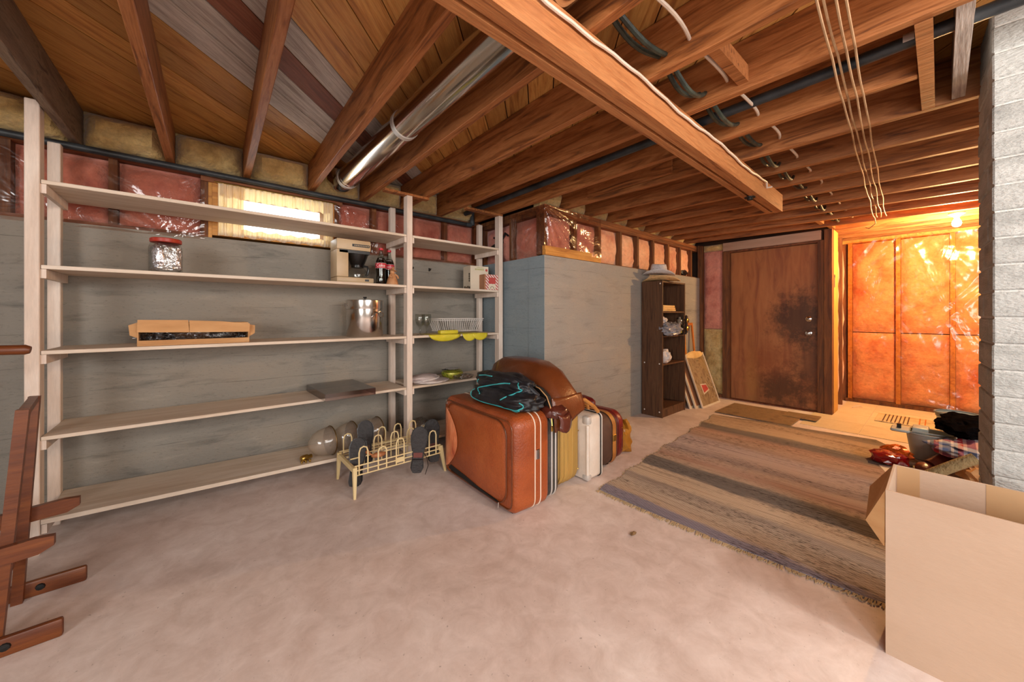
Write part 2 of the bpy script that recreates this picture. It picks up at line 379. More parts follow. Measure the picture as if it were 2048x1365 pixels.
def door_mat():
    m = bpy.data.materials.new('door_ply'); m.use_nodes = True; nt = m.node_tree; b = nt.nodes['Principled BSDF']
    v = coords(nt, (1, 5, 0.8), False); n = tex_noise(nt, v, 2.4, 7, 0.6, 0.8)
    r = ramp(nt, [(0.3, '80492c'), (0.5, '9a6038'), (0.7, 'a66b40')]); nt.links.new(n.outputs[0], r.inputs[0]); c = r.outputs[0]
    tc = nt.nodes.new('ShaderNodeTexCoord')
    nz = tex_noise(nt, coords(nt, (1, 1, 1), False), 12, 8, 0.75)
    def stain(cy, cz, ry, rz, col, amt, c, thr=0.5):
        mp = nt.nodes.new('ShaderNodeMapping'); mp.vector_type = 'POINT'
        mp.inputs['Location'].default_value = (0, -cy/ry, -cz/rz); mp.inputs['Scale'].default_value = (0, 1/ry, 1/rz); nt.links.new(tc.outputs['Object'], mp.inputs[0])
        ln = nt.nodes.new('ShaderNodeVectorMath'); ln.operation = 'LENGTH'; nt.links.new(mp.outputs[0], ln.inputs[0])
        a = nt.nodes.new('ShaderNodeMath'); a.operation = 'MULTIPLY_ADD'; nt.links.new(nz.outputs[0], a.inputs[0]); a.inputs[1].default_value = 2.2
        nt.links.new(ln.outputs[1], a.inputs[2])
        mr = nt.nodes.new('ShaderNodeMapRange'); mr.inputs[1].default_value = 0.9+thr; mr.inputs[2].default_value = 1.6+thr; mr.inputs[3].default_value = amt; mr.inputs[4].default_value = 0
        nt.links.new(a.outputs[0], mr.inputs[0]); return mixc(nt, c, col, mr.outputs[0])
    c = stain(1.10, 1.10, 0.34, 0.38, '2e1a0e', 0.8, c, 0.6)
    c = stain(1.30, 0.22, 0.45, 0.34, '37200f', 0.8, c)
    c = stain(1.02, 0.5, 0.2, 0.6, '4a2c18', 0.6, c)
    c = stain(1.62, 0.3, 0.11, 0.62, 'a4703c', 0.7, c, 0.45)
    c = stain(1.45, 0.55, 0.3, 0.3, '7a3c1a', 0.5, c)
    nt.links.new(c, b.inputs['Base Color']); b.inputs['Roughness'].default_value = 0.45
    M['door_ply'] = m
door_mat()

# ---------------------------------------------------------------- the room shell
ZJ, ZP, ZC = 2.14, 2.36, 1.68           # joist underside, plank underside, top of the concrete
YW, YF, XC, XD, XR, YR = 3.24, 2.265, 2.31, 5.5, 6.65, 0.80
floor = struct('floor', box((-3.1, -3.1, -0.12), (6.85, 3.5, 0)), 'floor_concrete', 'pinkish grey poured concrete floor of the basement')
ceiling = struct('ceiling', box((-3.1, -3.1, 2.385), (6.85, 3.5, 2.45)), 'sheathing', 'open joisted wooden ceiling with diagonal plank subfloor')
wall_left = struct('wall_left', box((-3.1, YW, 0), (XC+0.2, YW+0.22, ZC)), 'wall_concrete', 'grey board-formed concrete wall behind the white shelving')
wall_side = struct('wall_corner_side', box((XC, YF+0.2, 0), (XC+0.2, YW, ZC)), 'blue_concrete', 'narrow blue-grey concrete wall face beside the shelving')
wall_front = struct('wall_corner_front', box((XC, YF, 0), (XD+0.1, YF+0.2, ZC)), 'corner_concrete', 'grey concrete wall jutting out behind the tall bookcase')
# the narrow side face of the corner keeps its blue tone round to the arris
part('blue_face', box((XC-0.004, YF, 0), (XC, YF+0.2, ZC)), 'blue_concrete', wall_side)
wall_back = struct('wall_back', box((XD+0.1, YR+0.05, 0), (XD+0.16, YF+0.22, 2.385)), 'sheathing', 'framed wall that holds the brown plywood door')
wall_recess = struct('wall_recess', box((XR, -3.1, 0), (XR+0.1, YR+0.25, 2.385)), 'sheathing', 'stud wall of the lit alcove with orange-lit insulation under plastic')
wall_return = struct('wall_return', box((XD+0.16, YR+0.1, 0), (XR, YR+0.2, 2.385)), 'sheathing', 'short side wall between the door and the lit alcove')
struct('wall_right', box((-3.1, -3.1, 0), (6.75, -3.0, 2.385)), 'wall_concrete', 'grey concrete wall out of view on the right side')
struct('wall_front', box((-3.1, -3.0, 0), (-3.0, YW, 2.385)), 'wall_concrete', 'grey concrete wall out of view behind the viewpoint')

# --- ceiling planks (diagonal, 45 degrees), each one a piece
w = 0.191; gap = 0.004
def clip_plank(c0, c1, x0, x1, y0, y1):
    """part of the strip c0 < y-x < c1 inside the rectangle"""
    poly = [(x0, y0), (x1, y0), (x1, y1), (x0, y1)]
    for s, c in ((1, c0), (-1, c1)):
        out = []
        for i in range(len(poly)):
            p, q = poly[i], poly[(i+1) % len(poly)]; dp = s*(p[1]-p[0]-c); dq = s*(q[1]-q[0]-c)
            if dp >= 0: out.append(p)
            if dp*dq < 0: t = dp/(dp-dq); out.append((p[0]+(q[0]-p[0])*t, p[1]+(q[1]-p[1])*t))
        poly = out
        if len(poly) < 3: return None
    return poly
k = -40
while k < 30:
    c1 = 2.2+k*w; c0 = c1-w
    poly = clip_plank(c0+gap, c1-gap, -1.6, 6.6, -1.2, 3.35)
    if poly:
        cx = sum(p[0] for p in poly)/len(poly); cy = sum(p[1] for p in poly)/len(poly); ca = math.cos(-PI/4); sa = math.sin(-PI/4)
        loc2 = [((p[0]-cx)*ca-(p[1]-cy)*sa, (p[0]-cx)*sa+(p[1]-cy)*ca) for p in poly]
        mm = 'plank_white' if k in (0, -1, -3) else ('plank_red' if k == -2 else 'plank_wood')
        part('plank', prism(loc2, 2, 0, 0.022), mm, ceiling, loc=(cx, cy, ZP+random.uniform(0, 0.002)), rot=(0, 0, PI/4))
    k += 1
# --- joists, each one a piece: (x at the wall end, x near the middle of the room at y = 0.4); none runs quite square
JJ = [(-0.96, -1.0), (-0.55, -0.60), (-0.15, -0.205), (0.255, 0.185), (0.677, 0.61), (1.078, 1.04), (1.45, 1.45), (1.83, 1.833), (2.245, 2.268), (2.61, 2.67),
      (2.99, 3.08), (3.36, 3.45), (3.74, 3.85), (4.13, 4.26), (4.46, 4.64), (4.81, 5.02), (5.16, 5.40), (5.56, 5.76), (5.92, 6.08), (6.26, 6.36), (6.58, 6.58)]
JX = [a for a, b in JJ]
for xw, xn in JJ:
    y1 = 3.33 if xw < XC else (YF+0.16 if xw < 5.5 else YR+0.2); y0 = -2.0
    if abs(xw-2.245) < 0.01: y0 = 0.06
    yw = 3.3 if xw < XC else YF
    ang = math.atan2(-(xw-xn), yw-0.4); ym = (y0+y1)/2; xm = xn+(xw-xn)*(ym-0.4)/(yw-0.4); L = (y1-y0)/math.cos(ang)
    part('joist', rbox((-0.0205, -L/2, 0), (0.0205, L/2, ZP-ZJ), 0.003, 1), 'joist_grey' if xw < -0.5 else 'joist_wood', ceiling, loc=(xm, ym, ZJ), rot=(0, 0, ang))
# headers round the chimney opening, patches and bridging strips
part('header', box((1.855, 0.015, ZJ-0.002), (2.655, 0.057, ZP)), 'joist_wood', ceiling)
part('header', box((1.855, -0.075, ZJ+0.01), (2.655, -0.035, ZP)), 'plank_white', ceiling, label='greyed whitish header board')
for x0, x1, y in ((1.471, 1.811, 0.56), (4.99, 5.33, 0.86), (5.40, 5.69, 0.82)):
    part('bridging', beam((x0, y, ZJ+0.05), (x1, y, ZJ+0.06), 0.04, 0.07), 'joist_wood', ceiling)
part('splice_board', box((2.572, 1.25, ZJ+0.03), (2.588, 2.0, ZP-0.04)), 'joist_wood', ceiling)

# --- upper stud wall over the shelf-side concrete
part('sheathing', merge(box((-3.1, 3.38, ZC), (0.10, 3.46, 2.385)), box((0.80, 3.38, ZC), (XC+0.2, 3.46, 2.385)), box((0.10, 3.38, 2.03), (0.80, 3.46, 2.385)), box((0.10, 3.38, ZC), (0.80, 3.46, 1.735))), 'sheathing', wall_left)
part('top_plate', box((-1.6, 3.25, ZJ-0.042), (XC, 3.36, ZJ-0.002)), 'plate_wood', wall_left)
part('bottom_plate', box((-1.6, 3.26, ZC), (0.06, 3.36, ZC+0.022)), 'plate_wood', wall_left)
part('bottom_plate', box((0.84, 3.26, ZC), (XC, 3.36, ZC+0.022)), 'plate_wood', wall_left)
SX = [-1.2, -0.80, -0.405, 0.02, 0.86, 1.17, 1.52, 1.89, 2.27]
part('trimmer', box((0.0395, 3.258, ZC), (0.0595, 3.36, ZJ-0.042)), 'new_wood', wall_left)
for x in SX: part('stud', box((x-0.019, 3.255, ZC+0.022), (x+0.019, 3.36, ZJ-0.042)), 'stud_wood', wall_left)
for i in range(len(SX)-1):
    if SX[i] == 0.02: continue
    part('insulation_batt', lump((SX[i]+0.021, 3.27, ZC+0.024), (SX[i+1]-0.021, 3.37, ZJ-0.044), 1, -1, 0.022, 12, 10, 7, i*1.3), 'pink_wool', wall_left, True)
for i in range(len(JX)-1):
    if JX[i+1] > XC+0.1: break
    part('rim_batt', lump((JX[i]+0.022, 3.20, ZJ), (JX[i+1]-0.022, 3.40, ZP-0.004), 1, -1, 0.03, 12, 8, 8, 20+i*2.1), 'yellow_wool', wall_left, True)
def film_sheet(p0, u, v, n, nu, nv, amp, seed, star=None, crease=None):
    p0, u, v, n = Vector(p0), Vector(u), Vector(v), Vector(n)
    def fn(s, t):
        q = p0+u*s+v*t; U, V = u.length*s, v.length*t
        h = noise.noise(Vector((U*3+V*2+seed, V*2.4-U*1.4, seed)))*0.8+0.2*noise.noise(Vector((U*13-V*9, V*11+U*6, seed+4)))
        if star:
            a = math.atan2(V-star[1], U-star[0]); r = math.hypot(V-star[1], U-star[0])
            h += 0.9*math.sin(a*22+2*noise.noise(Vector((a*4, seed, 0))))*max(0, 1-r/star[2])
        if crease:
            for (dx, dy, fr, wt) in crease:
                w_ = noise.noise(Vector(((U*dx+V*dy)*fr, (V*dx-U*dy)*fr*0.18, seed+fr))); m_ = max(0, noise.noise(Vector((U*1.7, V*1.7, seed+fr*2)))+0.1)
                h += wt*m_*(1-2.2*abs(w_))
        return q+n*(amp*h)
    return grid(fn, nu, nv)
part('plastic_film', film_sheet((-1.55, 3.238, ZC-0.02), (1.57, 0, 0), (0, 0, 0.40), (0, -1, 0), 120, 30, 0.007, 3, (1.42, 0.0, 0.5), ((0.5, 0.86, 10, 1.5), (0.5, -0.86, 9, 1.2))), 'film_clear', wall_left, True, ang=180)
part('plastic_film', film_sheet((0.84, 3.238, ZC-0.01), (1.46, 0, 0), (0, 0, 0.39), (0, -1, 0), 110, 30, 0.007, 8, (0.1, 0.1, 0.4), ((0.6, 0.8, 10, 1.5),)), 'film_clear', wall_left, True, ang=180)
# --- upper stud wall over the corner
part('sheathing', box((XC+0.1, YF+0.165, ZC), (XD+0.1, YF+0.2, 2.385)), 'sheathing', wall_front)
part('sheathing', box((XC+0.125, YF+0.2, ZC), (XC+0.2, YW+0.2, 2.385)), 'sheathing', wall_side)
for z in (ZJ-0.042, ZJ-0.082):
    part('top_plate', box((XC+0.01, YF+0.01, z), (XD, YF+0.115, z+0.038)), 'plate_wood', wall_front)
    part('top_plate', box((XC+0.01, YF+0.12, z), (XC+0.115, YW+0.01, z+0.038)), 'stud_wood', wall_side)
part('bottom_plate', box((3.15, YF+0.02, ZC), (XD, YF+0.11, ZC+0.012)), 'plate_wood', wall_front)
CX = [2.34, 2.75, 3.135, 3.52, 3.87, 4.23, 4.61, 4.94, 5.28]
for x in CX: part('stud', box((x-0.019, YF+0.015, ZC+0.012), (x+0.019, YF+0.115, ZJ-0.082)), 'stud_wood', wall_front)
for i in range(len(CX)-1):
    part('insulation_batt', lump((CX[i]+0.021, YF+0.03, ZC+0.013), (CX[i+1]-0.021, YF+0.12, ZJ-0.084), 1, -1, 0.02, 10, 10, 7, 40+i*1.7), 'bulb_lit_wool' if i > 1 else 'pink_wool', wall_front, True)  # batts towards the alcove bulb get the colour with its light painted in
for y0, y1 in ((2.40, 2.72), (2.77, 3.2)):
    part('insulation_batt', lump((XC+0.03, y0, ZC+0.013), (XC+0.12, y1, ZJ-0.084), 0, -1, 0.02, 10, 10, 7, 60+y0), 'pink_wool', wall_side, True)
for y in (2.745, 3.22): part('stud', box((XC+0.015, y-0.019, ZC), (XC+0.115, y+0.019, ZJ-0.082)), 'stud_wood', wall_side)
for i in range(len(JX)-1):
    if JX[i] < 2.0 or JX[i] > 5.2: continue
    a, b_ = JX[i]+0.022, JX[i+1]-0.022
    if a < 2.33: a = 2.33
    part('rim_batt', lump((a, YF+0.015, ZJ), (b_, YF+0.16, ZP-0.004), 1, -1, 0.03, 10, 8, 8, 80+i*2.1), 'yellow_wool', wall_front, True)
part('sill_board', box((XC+0.0, YF-0.012, ZC+0.002), (3.12, YF+0.028, ZC+0.048)), 'new_wood', wall_front)
part('sill_board', box((XC+0.0, YF-0.004, ZC+0.050), (2.98, YF+0.028, ZC+0.085)), 'new_wood', wall_front)
part('plastic_film', film_sheet((XC-0.002, YF+0.005, ZC+0.05), (0.84, 0, 0), (0, 0, 0.40), (0, -1, 0), 110, 44, 0.011, 11, (0.0, 0.40, 0.95), ((0.45, 0.89, 10, 1.6),)), 'film_clear', wall_front, True, ang=180)
part('plastic_film', film_sheet((XC+0.002, YF+0.01, ZC+0.02), (0, 0.45, 0), (0, 0, 0.42), (-1, 0, 0), 40, 24, 0.009, 15, (0.0, 0.3, 0.4)), 'film_clear', wall_side, True, ang=180)
# --- wall that holds the door
part('corner_stud', box((XD, YF-0.045, 0), (XD+0.1, YF-0.003, ZJ)), 'stud_wood', wall_back)
part('corner_stud', box((XD-0.06, YF-0.02, ZC), (XD-0.02, YF-0.003, ZJ)), 'stud_wood', wall_back)
part('insulation_batt', lump((XD+0.02, 1.965, 0.95), (XD+0.1, YF-0.048, ZJ-0.09), 0, -1, 0.02, 10, 20, 6, 91), 'pink_wool', wall_back, True)
part('insulation_batt', lump((XD+0.02, 1.965, 0.04), (XD+0.1, YF-0.048, 0.945), 0, -1, 0.02, 10, 16, 6, 95), 'yellow_wool', wall_back, True)
part('insulation_batt', lump((XD+0.0, 1.965, ZJ-0.085), (XD+0.1, YF-0.048, ZJ), 0, -1, 0.015, 8, 5, 8, 97), 'yellow_wool', wall_back, True)
part('bottom_plate', box((XD+0.01, 1.9, 0), (XD+0.1, YF-0.05, 0.04)), 'stud_wood', wall_back)
part('header_board', box((XD-0.012, 0.90, 2.025), (XD+0.1, 1.945, ZJ-0.004)), 'header_board', wall_back)
door = struct('door_1', box((XD+0.045, 0.935, 0.012), (XD+0.085, 1.862, 1.995)), 'door_ply', 'brown stained plywood door with dark mould marks')
for n, g in (('jamb', box((XD, 1.865, 0), (XD+0.1, 1.955, 2.02))), ('jamb', box((XD, 0.875, 0), (XD+0.1, 0.932, 2.02))), ('jamb', box((XD-0.004, 0.802, 0), (XD+0.1, 0.872, ZJ-0.002)))):
    part(n, g, 'stud_wood', door)
part('head_jamb', box((XD, 0.934, 1.998), (XD+0.1, 1.863, 2.022)), 'plate_wood', door)
part('threshold', box((XD-0.01, 0.934, 0), (XD+0.1, 1.863, 0.010)), 'plate_wood', door)
kn = lathe([(0.030, 0), (0.030, 0.006), (0.013, 0.010), (0.012, 0.030), (0.024, 0.038), (0.028, 0.050), (0.024, 0.062), (0.0, 0.066)], 20)
part('door_knob', xf(kn, (XD+0.045, 1.02, 0.93), (0, -PI/2, 0)), 'chrome', door, True)
part('deadbolt', xf(lathe([(0.031, 0), (0.031, 0.008), (0.024, 0.014), (0.0, 0.015)], 20), (XD+0.045, 1.02, 1.10), (0, -PI/2, 0)), 'chrome', door, True)
# --- return wall between the door and the alcove
part('plywood_strip', box((XD+0.102, YR, 0), (XD+0.36, YR+0.03, ZJ)), 'ply_yellow', wall_return)
for x in (5.90, 6.24, 6.60): part('stud', box((x-0.019, YR+0.01, 0), (x+0.019, YR+0.1, ZJ)), 'stud_wood', wall_return)
for x0, x1 in ((5.88-0.015, 5.881), (5.922, 6.218), (6.262, 6.578)):
    part('insulation_batt', lump((x0, YR+0.03, 0.04), (x1, YR+0.1, ZJ), 1, -1, 0.015, 6, 20, 6, x0), 'bulb_lit_wool', wall_return, True)
part('strike_plate', rbox((XD+0.11, YR-0.004, 1.47), (XD+0.145, YR, 1.62), 0.002, 1), 'chrome', wall_return)
part('strike_hole', box((XD+0.116, YR-0.006, 1.585), (XD+0.138, YR-0.004, 1.61)), 'dark_metal', wall_return)
# --- alcove wall
RY = [0.775, 0.335, -0.095, -0.52, -0.93]
part('top_plate', box((XR-0.11, -2.9, ZJ-0.05), (XR, YR+0.1, ZJ-0.005)), 'new_wood', wall_recess)
part('bottom_plate', box((XR-0.11, -2.9, 0), (XR, YR+0.02, 0.045)), 'stud_wood', wall_recess)
for y in RY: part('stud', box((XR-0.10, y-0.02, 0.045), (XR, y+0.02, ZJ-0.05)), 'new_wood', wall_recess)
for i in range(len(RY)-1):
    for z0, z1, sd in ((0.05, 0.915, 1), (0.925, ZJ-0.055, 2)):
        part('insulation_batt', lump((XR-0.088, RY[i+1]+0.023, z0), (XR, RY[i]-0.023, z1), 0, -1, 0.022, 12, 20, 5, 100+i*3.3+sd*7), 'bulb_lit_wool', wall_recess, True)
part('plastic_film', film_sheet((XR-0.118, YR-0.01, 0.02), (0, -1.75, 0), (0, 0, 2.08), (-1, 0, 0), 150, 170, 0.011, 21, None, ((0.35, 0.94, 9, 1.6), (0.9, 0.3, 8, 1.8), (0.75, -0.66, 10, 1.4))), 'film_recess', wall_recess, True, ang=180)
# --- floor tiles in the alcove
T = 0.455
for i in range(4):
    for j in range(4):
        x0 = 4.80+i*T; y1 = 0.96-j*T; x1 = min(x0+T-0.004, XR-0.115); y0 = y1-T+0.004
        if x0 > XR-0.2: continue
        if x1 > XD-0.005 and y1 > YR:
            if x0 < XD-0.02: part('floor_tile', merge(box((x0, y0, 0), (XD-0.014, y1, 0.004)), box((XD-0.0139, y0, 0), (x1, YR-0.002, 0.004))), 'tile', floor); continue
            y1 = YR-0.004
        part('floor_tile', box((x0, y0, 0), (x1, y1, 0.004)), 'tile', floor)
# --- window over the shelf
win = struct('window_1', merge(box((0.06, 3.25, 1.70), (0.10, 3.46, 2.075)), box((0.80, 3.25, 1.70), (0.84, 3.46, 2.075)), box((0.10, 3.25, 2.045), (0.80, 3.46, 2.075)), box((0.10, 3.25, 1.70), (0.80, 3.46, 1.73))), 'new_wood', 'small bright basement window with thin curtain above the shelving')
part('sash', merge(box((0.10, 3.40, 1.73), (0.135, 3.44, 2.045)), box((0.765, 3.40, 1.73), (0.80, 3.44, 2.045)), box((0.135, 3.40, 2.01), (0.765, 3.44, 2.045)), box((0.135, 3.40, 1.73), (0.765, 3.44, 1.76))), 'shelf_wood', win)
part('pane', box((0.135, 3.418, 1.76), (0.765, 3.422, 2.01)), 'window_glass', win)
part('lintel_board', box((0.0, 3.235, 2.06), (0.90, 3.249, ZJ-0.044)), 'plate_wood', win)
def valance(s, t):
    x = 0.10+0.70*s; sc = 0.012*abs(math.sin(s*PI*9))
    return (x, 3.232+0.005*math.sin(s*130)+0.003*math.sin(s*61), 2.062-(0.085+sc)*t)
def drape(x0, x1, z0):
    return lambda s, t: (x0+(x1-x0)*s, 3.228+0.006*math.sin(s*22+t*0.8)+0.003*math.sin(s*57), 2.06-(2.06-z0)*t)
def lower(s, t):
    x = 0.22+0.60*s
    return (x, 3.226+0.006*math.sin(s*120)+0.02*t, 1.755-0.05*t+0.006*math.sin(s*40))
mat('curtain_thin', ['d9c9a8', 'eee4d0', 'd2bd92'], 7, (5, 1, 1), 0.9, bump=0.2)
nt = M['curtain_thin'].node_tree; bs = nt.nodes['Principled BSDF']; out = nt.nodes['Material Output']
tl = nt.nodes.new('ShaderNodeBsdfTranslucent'); tl.inputs[0].default_value = lin('e8c888'); mx = nt.nodes.new('ShaderNodeMixShader'); mx.inputs[0].default_value = 0.45
nt.links.new(bs.outputs[0], mx.inputs[1]); nt.links.new(tl.outputs[0], mx.inputs[2]); nt.links.new(mx.outputs[0], out.inputs[0])
cur = thing('curtain', 'thin off-white gathered curtain hung across the small window', 'curtain', (0.45, 3.232, 1.70))
for n, g in (('valance', grid(valance, 160, 6)), ('side_drape', grid(drape(0.09, 0.235, 1.70), 40, 8)), ('side_drape', grid(drape(0.755, 0.825, 1.70), 24, 8)), ('bottom_frill', grid(lower, 140, 4))):
    part(n, xf(g, (-0.45, -3.232, -1.70)), 'curtain_thin', cur, True, ang=180)
part('curtain_rod', tube([(-0.38, -0.006, 0.364), (0.4, -0.006, 0.364)], 0.005, 6), 'brass', cur)

for x in (1.52, 1.70): part('wall_hook', merge(tube([(x, YW, 1.59), (x, YW-0.03, 1.585), (x, YW-0.035, 1.60)], 0.004, 6), box((x-0.008, YW-0.004, 1.575), (x+0.008, YW, 1.605))), 'dark_metal', wall_left)

# frames added round the two unseen fill lights; no daylight passes through them
def fill_frame(name, lab, lo, hi, ax):
    c = [(lo[i]+hi[i])/2 for i in range(3)]; t = 0.06; o = 1 if ax == 0 else 0
    def bar(a, b): 
        l, h = list(lo), list(hi); l[o], h[o] = a[0], b[0]; l[2], h[2] = a[1], b[1]; return box(l, h)
    return struct(name, merge(bar((lo[o]-t, lo[2]-t), (lo[o], hi[2]+t)), bar((hi[o], lo[2]-t), (hi[o]+t, hi[2]+t)), bar((lo[o], lo[2]-t), (hi[o], lo[2])), bar((lo[o], hi[2]), (hi[o], hi[2]+t))), 'shelf_wood', lab)
fill_frame('window_fill_rear', 'added frame round the unseen fill light behind the viewpoint', (-3.0, -2.6, 0.65), (-2.93, 0.0, 2.0), 0)
fill_frame('window_fill_side', 'added frame round the unseen fill light on the right wall', (-0.2, -3.0, 0.85), (2.8, -2.93, 2.0), 1)

# ================================================================ overhead: beam, duct, pipes, cables, lamp
bm_ = thing('support_beam', 'long bolted wooden beam slung under the ceiling joists', 'beam', (0.47, 0.782, 2.0), (0, 0, math.radians(1.1)))
part('ply', box((-1.2, 0, 0), (3.185, 0.054, ZJ-2.001)), 'beam_wood', bm_)
part('ply', box((-1.2, 0.0545, 0.024), (3.09, 0.0705, ZJ-2.001)), 'beam_wood', bm_)
part('ply', box((-1.2, 0.071, 0), (3.14, 0.106, ZJ-2.001)), 'beam_wood', bm_)
wz = xf(lathe([(0.034, 0), (0.034, 0.006), (0.018, 0.0062), (0.018, 0.02), (0.0, 0.02)], 18), (2.55, 0.06, 0.0), (PI, 0, 0))
part('bolt', wz, 'dark_metal', bm_)
def wire(name, label, cat, pts, r, m, group=None, n=7):
    c = pts[0]; return solo(name, tube([(p[0]-c[0], p[1]-c[1], p[2]-c[2]) for p in pts], r, n), m, label, cat, True, c, group=group)
# white cable stapled along the near side of the beam
pts = [(0.2+i*0.06, 0.769+0.01925*(i*0.06-0.27), 2.108+0.008*math.sin(i*0.42)+0.003*math.sin(i*1.7)) for i in range(50)]+[(3.17, 0.826, 2.085), (3.19, 0.80, 2.09)]
cb = wire('beam_cable', 'white electric cable stapled along the side of the beam', 'cable', pts, 0.0065, 'white_cable')
# cables threaded through the joists
def sagged(y, z, sag, x0, x1, j=0.0):
    out = []; xs = [a+(b-a)*(3.3-y)/2.9 if a < XC else a+(b-a)*(YF-y)/1.865 for a, b in JJ]; xs = [x for x in xs if x0-0.01 <= x <= x1]
    for a, b in zip(xs, xs[1:]):
        for i in range(8):
            t = i/8; out.append((a+(b-a)*t, y+j*math.sin(t*PI), z-sag*math.sin(t*PI)**1.0*(1.0+0.3*math.sin(a*5))))
    out.append((xs[-1], y, z)); return out
wire('black_cable', 'thick black cable threaded through the joists, nearest the beam', 'cable', sagged(0.745, 2.215, 0.05, 1.0, 5.5, 0.01), 0.0105, 'black_cable')
wire('black_cable', 'second thick black cable twisted beside the first through the joists', 'cable', sagged(0.722, 2.21, 0.065, 1.0, 5.5, -0.012), 0.0105, 'black_cable')
wire('white_cable', 'slack white cable threaded through the joists beside the black cables', 'cable', sagged(0.63, 2.215, 0.035, 1.0, 5.5, -0.035), 0.007, 'white_cable')
for i, (ya, yb, zz) in enumerate(((0.165, 0.345, 0), (0.185, 0.375, 0.004), (0.212, 0.40, 0), (0.225, 0.425, 0.006))):
    pts = [(1.0+(5.1-1.0)*t/60, ya+(yb-ya)*t/60+0.005*math.sin(t*0.5+i*2)*(t/60), 2.128-zz-0.012*abs(math.sin(t*PI/6))-0.01*(t/60)) for t in range(61)]
    if i == 3: pts += [(5.16, 0.42, 2.07), (5.2, 0.47, 2.03), (5.22, 0.5, 2.05)]
    wire('bell_wire', ('rightmost', 'third from left', 'second from left', 'leftmost')[i]+' of the four thin tan wires strung under the joists', 'wire', pts, 0.004, 'tan_wire', 'thin tan wires under the joists', 6)
# duct
dt = thing('round_duct', 'shiny round sheet metal duct running between two joists', 'duct', (0.872, 3.1, 2.215))
part('duct_pipe', tube([(0, -2.6, 0.0), (0, -1.4, 0), (0, -0.2, 0), (0, 0.02, 0)], 0.076, 36), 'duct_metal', dt, True)
for y in (-1.15, -0.10): part('duct_band', tube([(0, y-0.016, 0), (0, y+0.016, 0)], 0.080, 32), 'band_metal', dt, True)
part('duct_seam', tube([(0, -0.145, 0), (0, -0.155, 0)], 0.079, 32), 'duct_metal', dt, True)
part('duct_elbow', tube([(0, 0.0, 0), (-0.01, 0.06, 0.005), (-0.03, 0.10, 0.03), (-0.03, 0.11, 0.10)], 0.074, 24), 'duct_metal', dt, True)
# pipes
pp = thing('drain_pipe', 'black iron pipe running across the ceiling between joists', 'pipe', (2.06, 0.0, 2.20))
part('pipe', tube([(0, -1.5, 0), (0, 3.15, -0.015)], 0.024, 18), 'black_pipe', pp, True)
part('coupling', tube([(0, 0.062, 0), (0, 0.092, 0)], 0.0265, 18), 'band_metal', pp, True)
wp = thing('wall_pipe', 'long black pipe running under the joist ends above the window', 'pipe', (0.5, 3.205, 2.105))
part('pipe', tube([(-2.1, 0, 0.012), (1.62, 0, -0.012)], 0.02, 14), 'black_pipe', wp, True)
part('elbow', merge(tube([(1.60, 0, -0.012), (1.66, 0, -0.012), (1.68, 0, 0.01), (1.68, 0, 0.06), (1.68, 0.0, 0.12)], 0.023, 14), tube([(1.68, 0, -0.012), (1.68, 0, 0.03)], 0.027, 14)), 'black_pipe', wp, True)
hp = thing('hose_tap', 'dark iron hose tap with riser pipe on the corner wall', 'tap', (XC+0.0, 2.86, ZC+0.003))
part('riser', tube([(0, 0, 0), (0, 0, 0.22), (0.0, -0.05, 0.28), (0, -0.09, 0.25)], 0.011, 8), 'dark_metal', hp, True)
part('valve', merge(tube([(0, 0.0, 0.2), (0, 0.16, 0.17)], 0.018, 10), tube([(-0.0, 0.1, 0.19), (0, 0.1, 0.25)], 0.008, 8), xf(lathe([(0.03, 0), (0.03, 0.01), (0, 0.011)], 12), (0, 0.1, 0.25))), 'dark_metal', hp, True)
# bulb in the alcove
def bare_bulb(label, loc, power, col, soft):
    lf = thing('bare_bulb', label, 'light bulb', loc, group='bare ceiling bulbs')
    part('socket_base', xf(lathe([(0.055, 0.013), (0.055, 0.0), (0.03, -0.02), (0.022, -0.03), (0.0, -0.03)], 24)), 'socket', lf, True)
    part('bulb', lathe([(0.014, -0.03), (0.016, -0.045), (0.028, -0.07), (0.032, -0.09), (0.026, -0.112), (0.012, -0.122), (0, -0.124)], 20), 'bulb_glow', lf, True)
    bl = bpy.data.lights.new('bulb_light', 'POINT'); bl.energy = power; bl.color = col; bl.shadow_soft_size = soft
    blo = bpy.data.objects.new('bulb_light', bl); COL.objects.link(blo); blo.parent = lf; blo.location = (0, 0, -0.17)
bare_bulb('glowing bare light bulb in a white socket under the alcove joist', (5.56, -0.105, 2.125), 105, (1.0, 0.58, 0.23), 0.035)
bare_bulb('added fill bulb out of view behind the viewpoint', (0.2, -1.0, 2.125), 35, (1.0, 0.92, 0.85), 0.12)  # unseen bulb added to brighten floor and shelves
bare_bulb('added fill bulb out of view beside the chimney', (1.7, -1.25, 2.125), 31, (1.0, 0.92, 0.85), 0.12)  # second unseen bulb, also added as fill

